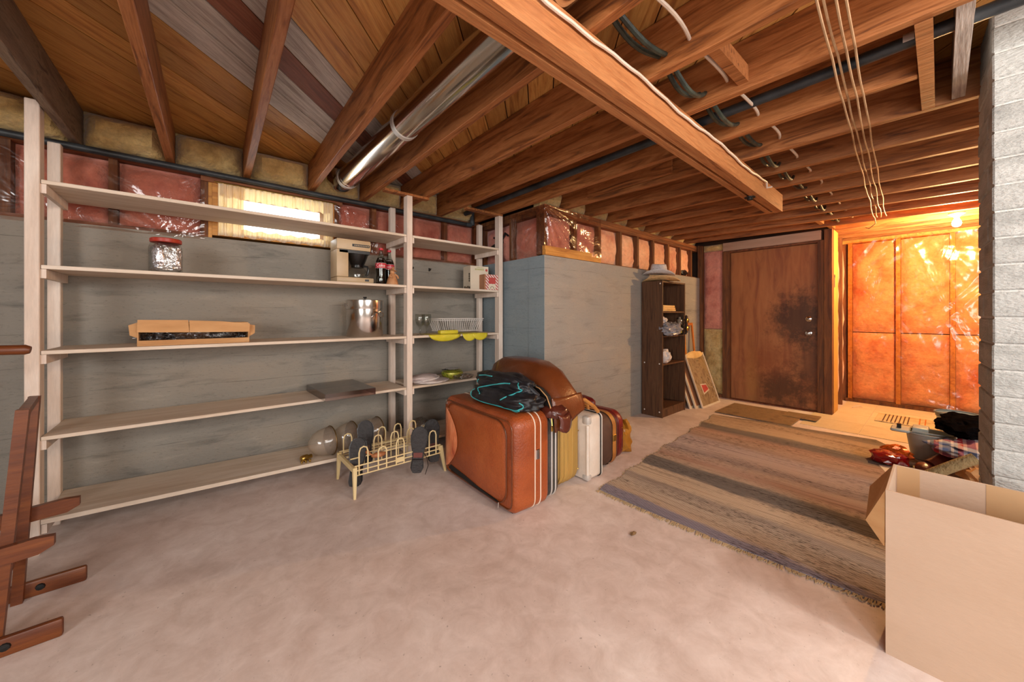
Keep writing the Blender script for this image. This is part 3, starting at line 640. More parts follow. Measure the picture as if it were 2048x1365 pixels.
# ================================================================ chimney of blocks
ch = thing('block_chimney', 'pale grey concrete block chimney pillar at the right edge', 'chimney', (2.36, -0.1335, 0), (0, 0, math.radians(3.1)))
part('mortar_core', box((0.006, -0.494, 0), (0.344, -0.006, 2.355)), 'mortar', ch)
H = 0.1035
for c in range(23):
    z0 = c*H+0.003; z1 = min((c+1)*H-0.003, 2.357)
    if z1 - z0 < 0.02: continue
    if c % 2 == 0: bl_ = [(0, 0.097, -0.297, 0), (0, 0.097, -0.5, -0.303), (0.103, 0.35, -0.097, 0)]
    else: bl_ = [(0, 0.207, -0.097, 0), (0.213, 0.35, -0.097, 0), (0, 0.097, -0.397, -0.103), (0, 0.097, -0.5, -0.403)]
    for x0, x1, y0, y1 in bl_: part('block', rbox((x0, y0, z0), (x1, y1, z1), 0.005, 1), 'block', ch, loc=(random.uniform(-0.0015, 0.0015), random.uniform(-0.0015, 0.0015), 0))

# ================================================================ shelving
sh = thing('shelving_unit', 'large whitewashed plywood shelving unit against the concrete wall', 'shelving', (0.8, 2.98, 0))
def sl(x0, x1, y0, y1, z0, z1): return box((x0-0.8, y0-2.98, z0), (x1-0.8, y1-2.98, z1))
posts = [(-0.632, 2.175, 2.09), (1.268, ZJ-0.022, 2.095), (2.215, ZJ-0.022, 2.095)]
SZ = [1.80, 1.39, 0.977, 0.563]
for x, zf, zb in posts:
    part('post', rbox((x-0.8, 2.79-2.98, 0), (x+0.047-0.8, 2.86-2.98, zf), 0.003, 1), 'shelf_post', sh)
    part('post', rbox((x-0.8, 3.13-2.98, 0), (x+0.047-0.8, 3.18-2.98, zb), 0.003, 1), 'shelf_post', sh)
bays = [(-0.583, 1.266), (1.317, 2.213)]
for z in SZ:
    for b0, b1 in bays: part('shelf_board', rbox((b0-0.8, 2.795-2.98, z-0.019), (b1-0.8, 3.19-2.98, z), 0.002, 1), 'shelf_wood', sh)
    for x, _, _ in posts:
        if x < 2: part('cleat', beam((x+0.056-0.8, 2.80-2.98, z-0.042), (x+0.056-0.8, 3.18-2.98, z-0.042), 0.018, 0.044), 'shelf_post', sh)
        if x > 0: part('cleat', beam((x-0.010-0.8, 2.80-2.98, z-0.042), (x-0.010-0.8, 3.18-2.98, z-0.042), 0.018, 0.044), 'shelf_post', sh)
# lowest boards: the long one slopes a little
def bottom_z(x): return 0.165-0.052*(x+0.58)/1.85
for b0, b1 in bays:
    g = box((b0-0.8, 2.795-2.98, -0.022), (b1-0.8, 3.19-2.98, 0)); v = [(p[0], p[1], p[2]+bottom_z(min(p[0]+0.8, 1.3))) for p in g[0]]
    part('shelf_board', (v, g[1]), 'shelf_wood', sh)
for x in (-0.574, 1.258, 1.326): part('cleat', beam((x-0.8, 2.80-2.98, bottom_z(min(x, 1.3))-0.048), (x-0.8, 3.18-2.98, bottom_z(min(x, 1.3))-0.048), 0.018, 0.044), 'shelf_post', sh)
part('ceiling_cleat', box((1.09-0.8, 2.80-2.98, ZJ-0.020), (1.47-0.8, 2.855-2.98, ZJ-0.001)), 'joist_wood', sh, label='brown strip fixed under the joists')
part('ceiling_cleat', box((1.85-0.8, 2.80-2.98, ZJ-0.020), (2.27-0.8, 2.855-2.98, ZJ-0.001)), 'joist_wood', sh, label='brown strip fixed under the joists')

# ================================================================ item materials
mat('orange_leather', ['823816', 'a24e22', 'b4602e'], 2.0, rough=0.42, bump=0.25, bscale=90, fine=0.15, coat=0.1)
mat('brown_leather', ['52270f', '6a3518', '7c4220'], 2.0, rough=0.32, bump=0.12, bscale=70, coat=0.2)
mat('maroon_leather', ['3f1a12', '5a281c', '6e3626'], 3.0, rough=0.3, bump=0.1, bscale=60, coat=0.2)
mat('satin', ['a85032', 'd0784e', 'e0926a'], 5, (1, 3, 1), 0.3, bump=0.5, bscale=8)
mat('cream_piping', ['d8c2ac', 'e6d6c4'], 6, rough=0.5, bump=0.0)
mat('grey_case', ['2e2c2a', '3f3c39', '4a4744'], 5, rough=0.5, bump=0.3, bscale=70)
mat('tan_cloth', ['8a6a2e', 'a98442', 'b9944e'], 3, (3, 3, 0.5), 0.6, bump=0.2, bscale=50)
mat('white_case', ['cdbfb0', 'ddd0c2', 'e6dbcf'], 3, rough=0.5, bump=0.15, bscale=40, fine=0.1)
mat('dark_brown_cloth', ['3a241a', '4e3326', '5c3e2e'], 5, rough=0.65, bump=0.2, bscale=60)
mat('red_vinyl', ['54100f', '741a18', '86221e'], 4, rough=0.35, bump=0.15, bscale=60)
mat('strap_tan', ['8a5222', 'a86c30', 'b87c3c'], 5, rough=0.5, bump=0.15)
mat('gold_bag', ['6e4212', '9c661f', 'b57c2a'], 5, rough=0.35, bump=0.5, bscale=10)
mat('black_nylon', ['0c0c10', '18181d', '24242a'], 9, rough=0.5, bump=0.5, bscale=9)
mat('teal_trim', ['2c9aa0', '4ab4b6'], 6, rough=0.5, bump=0.0)
mat('lining_dark', ['120c08', '1c140e'], 6, rough=0.9, bump=0.0)
mat('yellow_plastic', ['d9c08a', 'e3cd9c'], 5, rough=0.45, bump=0.0)
mat('shoe_black', ['131112', '201c1c'], 8, rough=0.35, bump=0.1)
mat('shoe_sole', ['161313', '262121', '1c1818'], 10, rough=0.6, bump=0.3, bscale=60)
mat('shoe_brown', ['3a2418', '523424'], 8, rough=0.5, bump=0.2)
mat('heel_red', ['5a2820', '713229'], 8, rough=0.6, bump=0.1)
mat('shoe_tree_wood', ['9c5c34', 'b8784c'], 6, rough=0.5, bump=0.1)
mat('bookcase_wood', ['362113', '523420', '62422a', '452b19'], 2.2, (11, 11, 0.7), 0.5, bump=0.06, dist=1.5, fine=0.3)
mat('foil', ['b8b6b8', 'e8e6ea'], 12, rough=0.22, metal=0.9, bump=1.0, bscale=18)
mat('red_lid', ['9c2a1a', 'b83a24'], 6, rough=0.4, bump=0.0)
mat('beige_plastic', ['b39a78', 'c6ae8c'], 5, rough=0.45, bump=0.02)
mat('black_plastic', ['101010', '1c1b1b'], 6, rough=0.3, bump=0.0)
mat('cola', ['0f0706', '1a0c08'], 6, rough=0.08, bump=0.0, coat=0.6)
mat('red_label', ['b3182a', 'c4203a'], 6, rough=0.4, bump=0.0)
mat('white_paint', ['ded6d0', 'ece6e0'], 6, rough=0.5, bump=0.0)
mat('clay', ['a06a42', 'b98458', 'c6946a'], 12, rough=0.8, bump=0.5, bscale=30)
mat('steel', ['b8b2ac', 'd2cdc8'], 3, (1, 1, 0.2), 0.17, metal=1.0, bump=0.02)
mat('cardboard', ['b48352', 'c49462', 'cda06e'], 3, (1, 1, 4), 0.8, bump=0.08, bscale=30)
mat('carton_pale', ['b89c84', 'bca18a', 'c0a58f'], 2, (1, 1, 2), 0.75, bump=0.08, bscale=30)
mat('carton_tape', ['b8946c', 'bf9b74'], 4, rough=0.35, bump=0.03)
mat('yellow_vinyl', ['b8a81c', 'd2c230', 'dccb3e'], 6, rough=0.45, bump=0.15, bscale=20)
mat('wire_white', ['cfc8c2', 'ded8d2'], 6, rough=0.4, bump=0.0)
mat('box_cream', ['cabda8', 'd9cdb8'], 4, rough=0.6, bump=0.0)
mat('box_kraft', ['9c6a4a', 'ac7a58'], 4, rough=0.6, bump=0.0)
mat('print_dark', ['2a2218', '4a3a28'], 14, rough=0.6, bump=0.0)
mat('print_green', ['9a9a5c', 'aeac70'], 8, rough=0.6, bump=0.0)
mat('print_red', ['a83a34', 'bc4a42'], 8, rough=0.6, bump=0.0)
mat('tin_green', ['5c6a1c', '8f9a2c', 'b8ae4c', '4a4a14'], 40, rough=0.3, bump=0.1, metal=0.3)
mat('grey_cloth', ['a89a98', 'bfb2b0', 'cabfbc'], 6, rough=0.85, bump=0.3, bscale=50)
mat('brown_rim', ['5c4420', '7a5c30'], 8, rough=0.35, metal=0.6, bump=0.1)
mat('towel', ['d2a866', 'e2bc7c', 'ecca8e'], 6, rough=0.9, bump=0.5, bscale=60)
mat('straw_white', ['b8b4b4', 'd2cfd0', 'c4c0c0'], 40, rough=0.8, bump=0.7, bscale=80)
mat('straw_tan', ['b98f5c', 'd2ab78', 'c49c68'], 30, rough=0.8, bump=0.5, bscale=80)
mat('grey_bag', ['6a6a70', '8a8a92', '9c9ca4'], 6, rough=0.3, bump=0.7, bscale=12)
mat('white_bag', ['c8bdb8', 'ded6d2'], 6, rough=0.35, bump=0.7, bscale=12)
mat('frame_white', ['b8a68e', 'd6c8b4'], 8, rough=0.6, bump=0.2)
mat('frame_orange', ['a85a1c', 'c87a30'], 5, (1, 1, 0.5), 0.5, bump=0.1)
mat('mat_brown', ['6e5438', '866a48', '79603e'], 8, rough=0.95, bump=0.5, bscale=70)
mat('pail_grey', ['9aa6a6', 'b2bcbb'], 5, rough=0.4, bump=0.03)
mat('pail_blue', ['4a5a68', '62727e'], 5, rough=0.4, bump=0.03)
mat('black_fur', ['0b090a', '171415'], 20, rough=1.0, bump=0.6, bscale=60, spec=0.0)
mat('roll_beige', ['8a7a58', 'a8966e', '978560'], 30, rough=0.9, bump=0.8, bscale=60)
mat('red_foil', ['6e0c10', 'a01418'], 6, rough=0.2, bump=0.5, bscale=8, coat=0.5)
mat('orange_foil', ['b84a14', 'e07a2a'], 10, rough=0.2, bump=0.8, bscale=10, metal=0.4)
glass('clear_glass', 'f2f4f2', 0.03, 0.06, 0.6)
glass('amber_glass', 'f4ece0', 0.12, 0.08, 0.45, 0.22)
glass('bottle_glass', 'e2e8e4', 0.03, 0.06, 0.5)
film('smoke_acrylic', 'c8bebc', 0.16, 0.12, 0.0)
film('bag_clear', 'e6e0da', 0.22, 0.1, 0.8, 14)

def striped(name, base, stripe, scale, rot):
    m = mat(name, [base, base], 5, rough=0.6, bump=0.0); nt = m.node_tree; b = nt.nodes['Principled BSDF']
    wv = nt.nodes.new('ShaderNodeTexWave'); wv.inputs['Scale'].default_value = scale; mp = coords(nt, (1, 1, 1), False, rot); nt.links.new(mp.outputs[0], wv.inputs[0])
    r = ramp(nt, [(0.45, base), (0.55, stripe)]); nt.links.new(wv.outputs[0], r.inputs[0]); nt.links.new(r.outputs[0], b.inputs['Base Color']); return m
striped('candy_stripe', 'd8cfc8', 'b04038', 15, (0, PI/4, 0))
def plaid():
    m = mat('plaid', ['8a93a4', '9aa2b0'], 6, rough=0.85, bump=0.2); nt = m.node_tree; b = nt.nodes['Principled BSDF']
    tc = nt.nodes.new('ShaderNodeTexCoord'); sp = nt.nodes.new('ShaderNodeSeparateXYZ'); nt.links.new(tc.outputs['Object'], sp.inputs[0]); cs = []
    for ax, per in ((1, 0.11), (2, 0.09)):
        pm = nt.nodes.new('ShaderNodeMath'); pm.operation = 'FRACT'; mu = nt.nodes.new('ShaderNodeMath'); mu.operation = 'MULTIPLY'; mu.inputs[1].default_value = 1/per
        nt.links.new(sp.outputs[ax], mu.inputs[0]); nt.links.new(mu.outputs[0], pm.inputs[0])
        r = ramp(nt, [(0.0, '5a6a8c'), (0.35, 'c8c4c4'), (0.5, 'b02a34'), (0.72, '8a96ac'), (0.88, 'd8d0cc')], 'CONSTANT'); nt.links.new(pm.outputs[0], r.inputs[0]); cs.append(r.outputs[0])
    nt.links.new(mixc(nt, cs[0], cs[1], 0.5), b.inputs['Base Color'])
plaid()
def rug_mat(name, stops, length, weave, noise_amt=0.05):
    m = bpy.data.materials.new(name); m.use_nodes = True; nt = m.node_tree; b = nt.nodes['Principled BSDF']
    tc = nt.nodes.new('ShaderNodeTexCoord'); sp = nt.nodes.new('ShaderNodeSeparateXYZ'); nt.links.new(tc.outputs['Object'], sp.inputs[0])
    n = tex_noise(nt, coords(nt, (6, 0.8, 1), False), 5, 6, 0.7)
    ad = nt.nodes.new('ShaderNodeMath'); ad.operation = 'MULTIPLY_ADD'; nt.links.new(n.outputs[0], ad.inputs[0]); ad.inputs[1].default_value = noise_amt*length
    dv = nt.nodes.new('ShaderNodeMath'); dv.operation = 'MULTIPLY_ADD'; dv.inputs[1].default_value = 1/length; dv.inputs[2].default_value = -noise_amt/2
    nt.links.new(sp.outputs[0], ad.inputs[2]); nt.links.new(ad.outputs[0], dv.inputs[0])
    r = ramp(nt, stops); nt.links.new(dv.outputs[0], r.inputs[0]); c = r.outputs[0]
    # broken dark threads along the weft
    n2 = tex_noise(nt, coords(nt, (75, 13, 1), False), 1.6, 4, 0.7); r2 = ramp(nt, [(0.38, '4c4442'), (0.50, 'ffffff')]); nt.links.new(n2.outputs[0], r2.inputs[0])
    n3 = tex_noise(nt, coords(nt, (3.0, 0.7, 1), False), 1.6, 3); r3 = ramp(nt, [(0.40, '202020'), (0.62, 'f0f0f0')]); nt.links.new(n3.outputs[0], r3.inputs[0])
    c = mixc(nt, c, r2.outputs[0], r3.outputs[0], 'MULTIPLY')
    n5 = tex_noise(nt, coords(nt, (26, 0.5, 1), False), 1.5, 3, 0.6); r5 = ramp(nt, [(0.34, 'a49a96'), (0.46, 'ffffff'), (0.56, 'ffffff'), (0.70, 'c8b4a8')]); nt.links.new(n5.outputs[0], r5.inputs[0])
    c = mixc(nt, c, r5.outputs[0], 0.55, 'MULTIPLY')
    ck = nt.nodes.new('ShaderNodeTexChecker'); ck.inputs['Scale'].default_value = weave; ck.inputs[1].default_value = lin('8c8682'); ck.inputs[2].default_value = lin('ffffff')
    nt.links.new(coords(nt, (1, 0.6, 1), False).outputs[0], ck.inputs[0]); c = mixc(nt, c, ck.outputs[0], 0.25, 'MULTIPLY')
    nt.links.new(c, b.inputs['Base Color']); b.inputs['Roughness'].default_value = 0.95; b.inputs['Specular IOR Level'].default_value = 0.1
    bp = nt.nodes.new('ShaderNodeBump'); bp.inputs['Strength'].default_value = 0.5; bp.inputs['Distance'].default_value = 0.01
    nt.links.new(ck.outputs[0], bp.inputs['Height']); nt.links.new(bp.outputs[0], b.inputs['Normal']); M[name] = m
rug_mat('rag_rug', [(0.0, '8d8896'), (0.035, '908a98'), (0.045, 'bda892'), (0.10, 'c0b2a2'), (0.15, 'a89c92'), (0.17, 'cdbca6'), (0.235, 'cfbfaa'), (0.25, '7a7674'), (0.315, '7e7976'), (0.33, 'c2ae9c'), (0.37, 'b89a8c'),
        (0.42, 'c4b0a4'), (0.45, 'aa9c9a'), (0.50, 'cabab6'), (0.58, 'c8bcc0'), (0.62, 'b8a49c'), (0.66, 'c2aa9c'), (0.72, 'c2a292'), (0.76, '837a76'), (0.81, '8a8078'), (0.83, 'c6b096'), (0.90, 'c0a890'), (0.97, 'b8a088'), (1.0, '8c7e72')], 2.55, 110)
rug_mat('small_rug', [(0.0, 'd8c4a0'), (0.5, 'd2bc94'), (1.0, 'd8c4a0')], 0.4, 90)

# ================================================================ rugs and mats
def rug_geo():
    def edge_left(t): return 1.44+0.12*min(1, t*2.2)+0.12*max(0, t-0.55)/0.45+0.012*math.sin(t*47)
    def edge_right(t): return 0.02+0.36*max(0, (t-0.72)/0.28)**1.5
    def fn(s, t):
        y0, y1 = edge_right(t), edge_left(t)
        y = y0+(y1-y0)*s; bow = 0.06*(1-((s-0.5)*2)**2)
        x = 1.985+0.09*(1-s)+t*(2.50+0.12*(1-s))-bow*(1-t)*0.5
        z = 0.006+0.004*noise.noise(Vector((x*3, y*3, 1)))+0.012*max(0, noise.noise(Vector((x*1.3, y*1.3, 5))))
        return (x-1.985, y-0.8, z)
    top = grid(fn, 40, 70); n = len(top[0]); v = top[0]+[(p[0], p[1], 0.001) for p in top[0]]; nu, nv = 40, 70
    ring = [i*(nv+1) for i in range(nu+1)]+[nu*(nv+1)+j for j in range(1, nv+1)]+[i*(nv+1)+nv for i in range(nu-1, -1, -1)]+[j for j in range(nv-1, 0, -1)]
    f = list(top[1])+[(ring[k], ring[(k+1) % len(ring)], n+ring[(k+1) % len(ring)], n+ring[k]) for k in range(len(ring))]
    return (v, f), fn
rg, rfn = rug_geo()
rug = thing('rag_rug', 'large faded striped woven rag rug on the concrete floor', 'rug', (1.985, 0.8, 0))
part('rug_body', rg, 'rag_rug', rug, True)
fr = []
for i in range(260):
    s = i/259; p = rfn(s, 0.0); l = 0.018+0.02*random.random(); a = random.uniform(-0.6, 0.6)
    fr.append(beam((p[0]+0.005, p[1], 0.004), (p[0]-l*math.cos(a), p[1]+l*math.sin(a), 0.003), 0.005, 0.004))
for i in range(90):
    t = i/89; p = rfn(1.0, t); l = 0.01+0.012*random.random(); a = random.uniform(-0.7, 0.7)
    fr.append(beam((p[0], p[1]-0.004, 0.004), (p[0]+l*math.sin(a), p[1]+l*math.cos(a), 0.003), 0.006, 0.004))
mat('fringe', ['a8916e', 'c4ad8a'], 20, rough=0.95, bump=0.0)
part('fringe', merge(*fr), 'fringe', rug, kind='stuff')
dm = thing('door_mat', 'flat brown carpet mat in front of the brown door', 'mat', (4.92, 1.35, 0))
part('mat_body', rbox((-0.32, -0.36, 0.0045), (0.31, 0.37, 0.016), 0.004, 1), 'mat_brown', dm)
part('mat_corner', rbox((0.05, -0.50, 0.0165), (0.31, -0.2, 0.022), 0.003, 1), 'mat_brown', dm)
sm = thing('small_rag_rug', 'small cream rag rug with dark and orange stripes in the alcove', 'rug', (5.75, 0.30, 0.004))
part('rug_body', rbox((-0.22, -0.42, 0.0005), (0.22, 0.16, 0.012), 0.003, 1), 'small_rug', sm)
for i, (y, m_) in enumerate([(0.10-0.03*k, 'dark_brown_cloth') for k in range(7)]+[(-0.16, 'frame_orange'), (-0.20, 'frame_orange'), (-0.28, 'dark_brown_cloth'), (-0.31, 'dark_brown_cloth'), (-0.35, 'dark_brown_cloth')]):
    part('stripe', box((-0.2, y-0.006, 0.011), (0.2, y+0.004, 0.0135)), m_, sm)
solo('lint_scrap', blob((0, 0, 0.006), (0.018, 0.012, 0.006), 0.5, 3, 2, 2, 0.0), 'mat_brown', 'tiny dark scrap of lint on the bare concrete floor', 'debris', True, (1.72, 1.04, 0.0))

# ================================================================ things on the shelves
zt = {i: z for i, z in enumerate(SZ)}
# jar with red lid
j = thing('glass_jar', 'clear glass jar of crumpled foil with a red lid', 'jar', (-0.155, 2.95, SZ[1]), (0, 0, 0.3))
part('jar_body', lathe([(0.060, 0), (0.074, 0.006), (0.076, 0.02), (0.076, 0.15), (0.068, 0.175), (0.062, 0.185)], 8), 'clear_glass', j)
part('foil_packet', blob((0, 0, 0.088), (0.064, 0.064, 0.084), 0.06, 3.5, 1, 4, 0.006, 0.42), 'foil', j, False)
part('lid', lathe([(0.068, 0.180), (0.070, 0.182), (0.070, 0.200), (0.066, 0.204), (0, 0.205)], 28), 'red_lid', j, True)
# coffee maker
cm = thing('coffee_maker', 'beige and black drip coffee maker with a glass carafe', 'coffee maker', (0.90, 3.0, SZ[1]))
part('base', rbox((-0.13, -0.09, 0.008), (0.145, 0.09, 0.048), 0.008, 2), 'beige_plastic', cm, True)
part('foot', box((-0.12, -0.08, 0), (0.135, 0.08, 0.0078)), 'black_plastic', cm)
part('tower', rbox((-0.13, -0.085, 0.0485), (-0.045, 0.085, 0.255), 0.006, 2), 'beige_plastic', cm, True)
hd = part('head', rbox((-0.13, -0.09, 0.2555), (0.12, 0.09, 0.335), 0.006, 2), 'beige_plastic', cm, True)
part('control_strip', box((-0.02, -0.0925, 0.283), (0.11, -0.0905, 0.303)), 'black_plastic', hd)
part('lettering', merge(*[box((-0.005+0.0125*k, -0.0935, 0.290), (0.003+0.0125*k, -0.0926, 0.296)) for k in range(9)]), 'beige_plastic', hd)
part('head_underside', box((-0.11, -0.085, 0.232), (0.115, 0.085, 0.255)), 'black_plastic', cm)
part('filter_basket', xf(lathe([(0.046, 0.150), (0.052, 0.156), (0.080, 0.232)], 24), (0.045, 0, 0)), 'black_plastic', cm, True)
cf = part('carafe', xf(lathe([(0.056, 0.050), (0.072, 0.056), (0.075, 0.085), (0.066, 0.115), (0.046, 0.135), (0.046, 0.148)], 24), (0.045, 0, 0)), 'clear_glass', cm, True)
part('carafe_collar', xf(lathe([(0.046, 0.132), (0.046, 0.150), (0.02, 0.153), (0, 0.153)], 24), (0.045, 0, 0)), 'black_plastic', cf, True)
part('carafe_handle', tube([(0.085, -0.02, 0.145), (0.112, -0.035, 0.142), (0.118, -0.038, 0.115), (0.112, -0.035, 0.08), (0.10, -0.03, 0.072)], 0.009, 8), 'black_plastic', cf, True)
part('switch', box((0.075, -0.092, 0.02), (0.105, -0.0901, 0.036)), 'black_plastic', cm)
# cola bottles
bp_ = [(0.0, 0.0), (0.034, 0.0), (0.037, 0.006), (0.037, 0.05), (0.034, 0.085), (0.038, 0.12), (0.041, 0.150), (0.041, 0.165), (0.037, 0.19), (0.027, 0.215), (0.018, 0.238), (0.0145, 0.262), (0.0145, 0.284)]
def bend(g, r, z, rot):
    return [(r*math.sin(p[0]/r+rot), -(r)*math.cos(p[0]/r+rot), z+p[1]) for p in g[0]], g[1]
for (x, y, txt, lab) in ((1.098, 2.905, 'Coke', 'dark cola bottle with red label, next to the coffee maker'), (1.185, 2.955, 'Coca-Cola', 'dark cola bottle with red label, behind the small clay figure')):
    b_ = thing('cola_bottle', lab, 'bottle', (x, y, SZ[1]), group='cola bottles on the shelf')
    part('bottle_body', lathe(bp_, 28), 'bottle_glass', b_, True, ang=180)
    part('cola_fill', lathe([(0, 0.004), (0.032, 0.004), (0.0355, 0.01), (0.0355, 0.05), (0.0325, 0.085), (0.0365, 0.12), (0.0395, 0.150), (0.0395, 0.165), (0.0355, 0.19), (0.026, 0.214), (0.0, 0.214)], 24), 'cola', b_, True)
    part('cap', lathe([(0.0155, 0.276), (0.0165, 0.278), (0.0160, 0.292), (0.0, 0.294)], 20), 'red_label', b_, True)
    lb = part('bottle_label', lathe([(0.0408, 0.130), (0.0418, 0.150), (0.0418, 0.166), (0.0408, 0.172)], 28), 'red_label', b_, True)
    part('label_border', merge(tube([(0.0421*math.cos(k*PI/14), 0.0421*math.sin(k*PI/14), 0.131) for k in range(28)], 0.0009, 5, True), tube([(0.0421*math.cos(k*PI/14), 0.0421*math.sin(k*PI/14), 0.171) for k in range(28)], 0.0009, 5, True)), 'white_paint', lb)
    part('label_lettering', bend(text_geo(txt, 0.034 if txt == 'Coke' else 0.021), 0.0425, 0.151, -0.42), 'white_paint', lb)
    part('neck_lettering', bend(text_geo(txt, 0.011), 0.033, 0.203, -0.42), 'white_paint', b_)
# clay figure
fg = thing('clay_figure', 'small tan clay figure with a broad hat in front of the bottles', 'figurine', (1.168, 2.848, SZ[1]))
part('body', xf(lathe([(0.044, 0), (0.046, 0.01), (0.038, 0.04), (0.026, 0.075), (0.016, 0.092)], 14)), 'clay', fg, True)
part('head', blob((0, 0, 0.104), (0.019, 0.019, 0.02), 0.1, 2, 3, 2), 'clay', fg, True)
part('hat', xf(lathe([(0.034, 0), (0.03, 0.006), (0.012, 0.012), (0.006, 0.032), (0, 0.034)], 14), (0.002, 0, 0.112), (0.1, 0.15, 0)), 'clay', fg, True)
part('arm', tube([(-0.016, -0.012, 0.085), (-0.032, -0.026, 0.066), (-0.012, -0.036, 0.056)], 0.007, 7), 'clay', fg, True)
part('arm', tube([(0.016, -0.012, 0.085), (0.034, -0.022, 0.070), (0.040, -0.026, 0.05)], 0.007, 7), 'clay', fg, True)
# stock pot
sp_ = thing('stock_pot', 'tall stainless steel stock pot with a deep lid', 'pot', (1.0, 2.985, SZ[2]))
part('pot_body', lathe([(0, 0.0), (0.132, 0.0), (0.137, 0.006), (0.137, 0.212), (0.142, 0.214), (0.142, 0.218)], 48), 'steel', sp_, True)
part('lid', lathe([(0.142, 0.2185), (0.143, 0.222), (0.141, 0.285), (0.138, 0.288), (0.0, 0.292)], 48), 'steel', sp_, True)
part('lid_knob', lathe([(0.006, 0.292), (0.006, 0.302), (0.014, 0.306), (0.012, 0.316), (0, 0.317)], 14), 'black_plastic', sp_, True)
for a in (-1.2, 1.94):
    ca, sa = math.cos(a), math.sin(a)
    part('handle', tube([(0.138*math.cos(a+d)+0.0*ca, 0.138*math.sin(a+d), z) if k in (0, 6) else (r*math.cos(a+d), r*math.sin(a+d), z) for k, (d, r, z) in enumerate([(-0.32, 0.138, 0.155), (-0.32, 0.158, 0.16), (-0.24, 0.166, 0.185), (0, 0.168, 0.20), (0.24, 0.166, 0.185), (0.32, 0.158, 0.16), (0.32, 0.138, 0.155)])], 0.005, 7), 'steel', sp_, True)
part('lid_ring', tube([(-0.146, 0.0, 0.255), (-0.156, 0, 0.262), (-0.158, 0, 0.250), (-0.150, 0, 0.238)], 0.004, 6, True), 'steel', sp_, True)
# cardboard tray
ct = thing('cardboard_tray', 'flattened cardboard carton with plastic wrapped contents on the shelf', 'box', (-0.01, 2.985, SZ[2]))
part('carton_bottom', box((-0.255, -0.135, 0), (0.245, 0.135, 0.006)), 'cardboard', ct)
part('carton_wall', box((-0.255, -0.137, 0.0065), (0.245, -0.132, 0.030)), 'cardboard', ct)
part('carton_wall', box((-0.255, 0.130, 0.0065), (0.245, 0.135, 0.12)), 'cardboard', ct)
part('carton_wall', box((-0.255, -0.131, 0.0065), (-0.250, 0.129, 0.115)), 'cardboard', ct)
part('carton_wall', box((0.240, -0.131, 0.0065), (0.245, 0.129, 0.115)), 'cardboard', ct)
part('top_flap', prism([(-0.255, 0.077), (-0.04, 0.071), (-0.045, 0.142), (-0.252, 0.145)], 1, -0.150, -0.144), 'cardboard', ct)
part('top_flap', prism([(-0.039, 0.071), (0.245, 0.066), (0.247, 0.118), (0.10, 0.134), (-0.041, 0.140)], 1, -0.147, -0.141), 'cardboard', ct)
part('side_flap', prism([(-0.285, 0.06), (-0.256, 0.045), (-0.256, 0.13), (-0.290, 0.115)], 1, -0.118, -0.112), 'cardboard', ct)
part('side_flap', prism([(0.246, 0.035), (0.275, 0.055), (0.277, 0.105), (0.246, 0.112)], 1, -0.118, -0.112), 'cardboard', ct)
part('top_panel', box((-0.25, -0.14, 0.1205), (0.24, 0.13, 0.126)), 'cardboard', ct)
part('plastic_wrap', blob((0, -0.02, 0.05), (0.24, 0.10, 0.04), 0.25, 6, 4, 4, 0.0065, 0.7), 'bag_clear', ct, True)
part('contents', merge(blob((-0.17, 0, 0.04), (0.06, 0.06, 0.03), 0.2, 3, 2, 2, 0.007), blob((0.13, 0, 0.045), (0.08, 0.06, 0.03), 0.2, 3, 5, 2, 0.007)), 'shoe_black', ct, True)
# smoky plastic tray
st = thing('smoky_tray', 'shallow smoky grey transparent plastic cover hanging over the shelf edge', 'tray', (0.80, 2.93, SZ[3]), (0, 0, math.radians(2)))
wx, wy, hh = 0.172, 0.24, 0.05
part('cover_top', box((-wx, -wy, hh-0.003), (wx, wy, hh)), 'smoke_acrylic', st)
for n, lo, hi in (('cover_side', (-wx, -wy, 0.001), (-wx+0.003, wy, hh-0.0031)), ('cover_side', (wx-0.003, -wy, 0.001), (wx, wy, hh-0.0031)), ('cover_side', (-wx+0.0031, -wy, 0.001), (wx-0.0031, -wy+0.003, hh-0.0031)), ('cover_side', (-wx+0.0031, wy-0.003, 0.001), (wx-0.0031, wy, hh-0.0031))):
    part(n, box(lo, hi), 'smoke_acrylic', st)
# goblets
gp = [(0.030, 0), (0.028, 0.004), (0.006, 0.010), (0.006, 0.055), (0.012, 0.066), (0.030, 0.085), (0.040, 0.115), (0.042, 0.150), (0.040, 0.178), (0.0385, 0.178), (0.040, 0.150), (0.038, 0.116), (0.028, 0.088), (0.0, 0.072)]
g0 = thing('goblet', 'clear glass goblet nearest the middle post', 'glass', (1.435, 2.90, SZ[2]), group='goblets on the shelf'); part('goblet_glass', lathe(gp, 28), 'clear_glass', g0, True, ang=180)
dup(g0, (1.51, 2.93, SZ[2]), (0, 0, 0), 'clear glass goblet nearest the white dish rack')
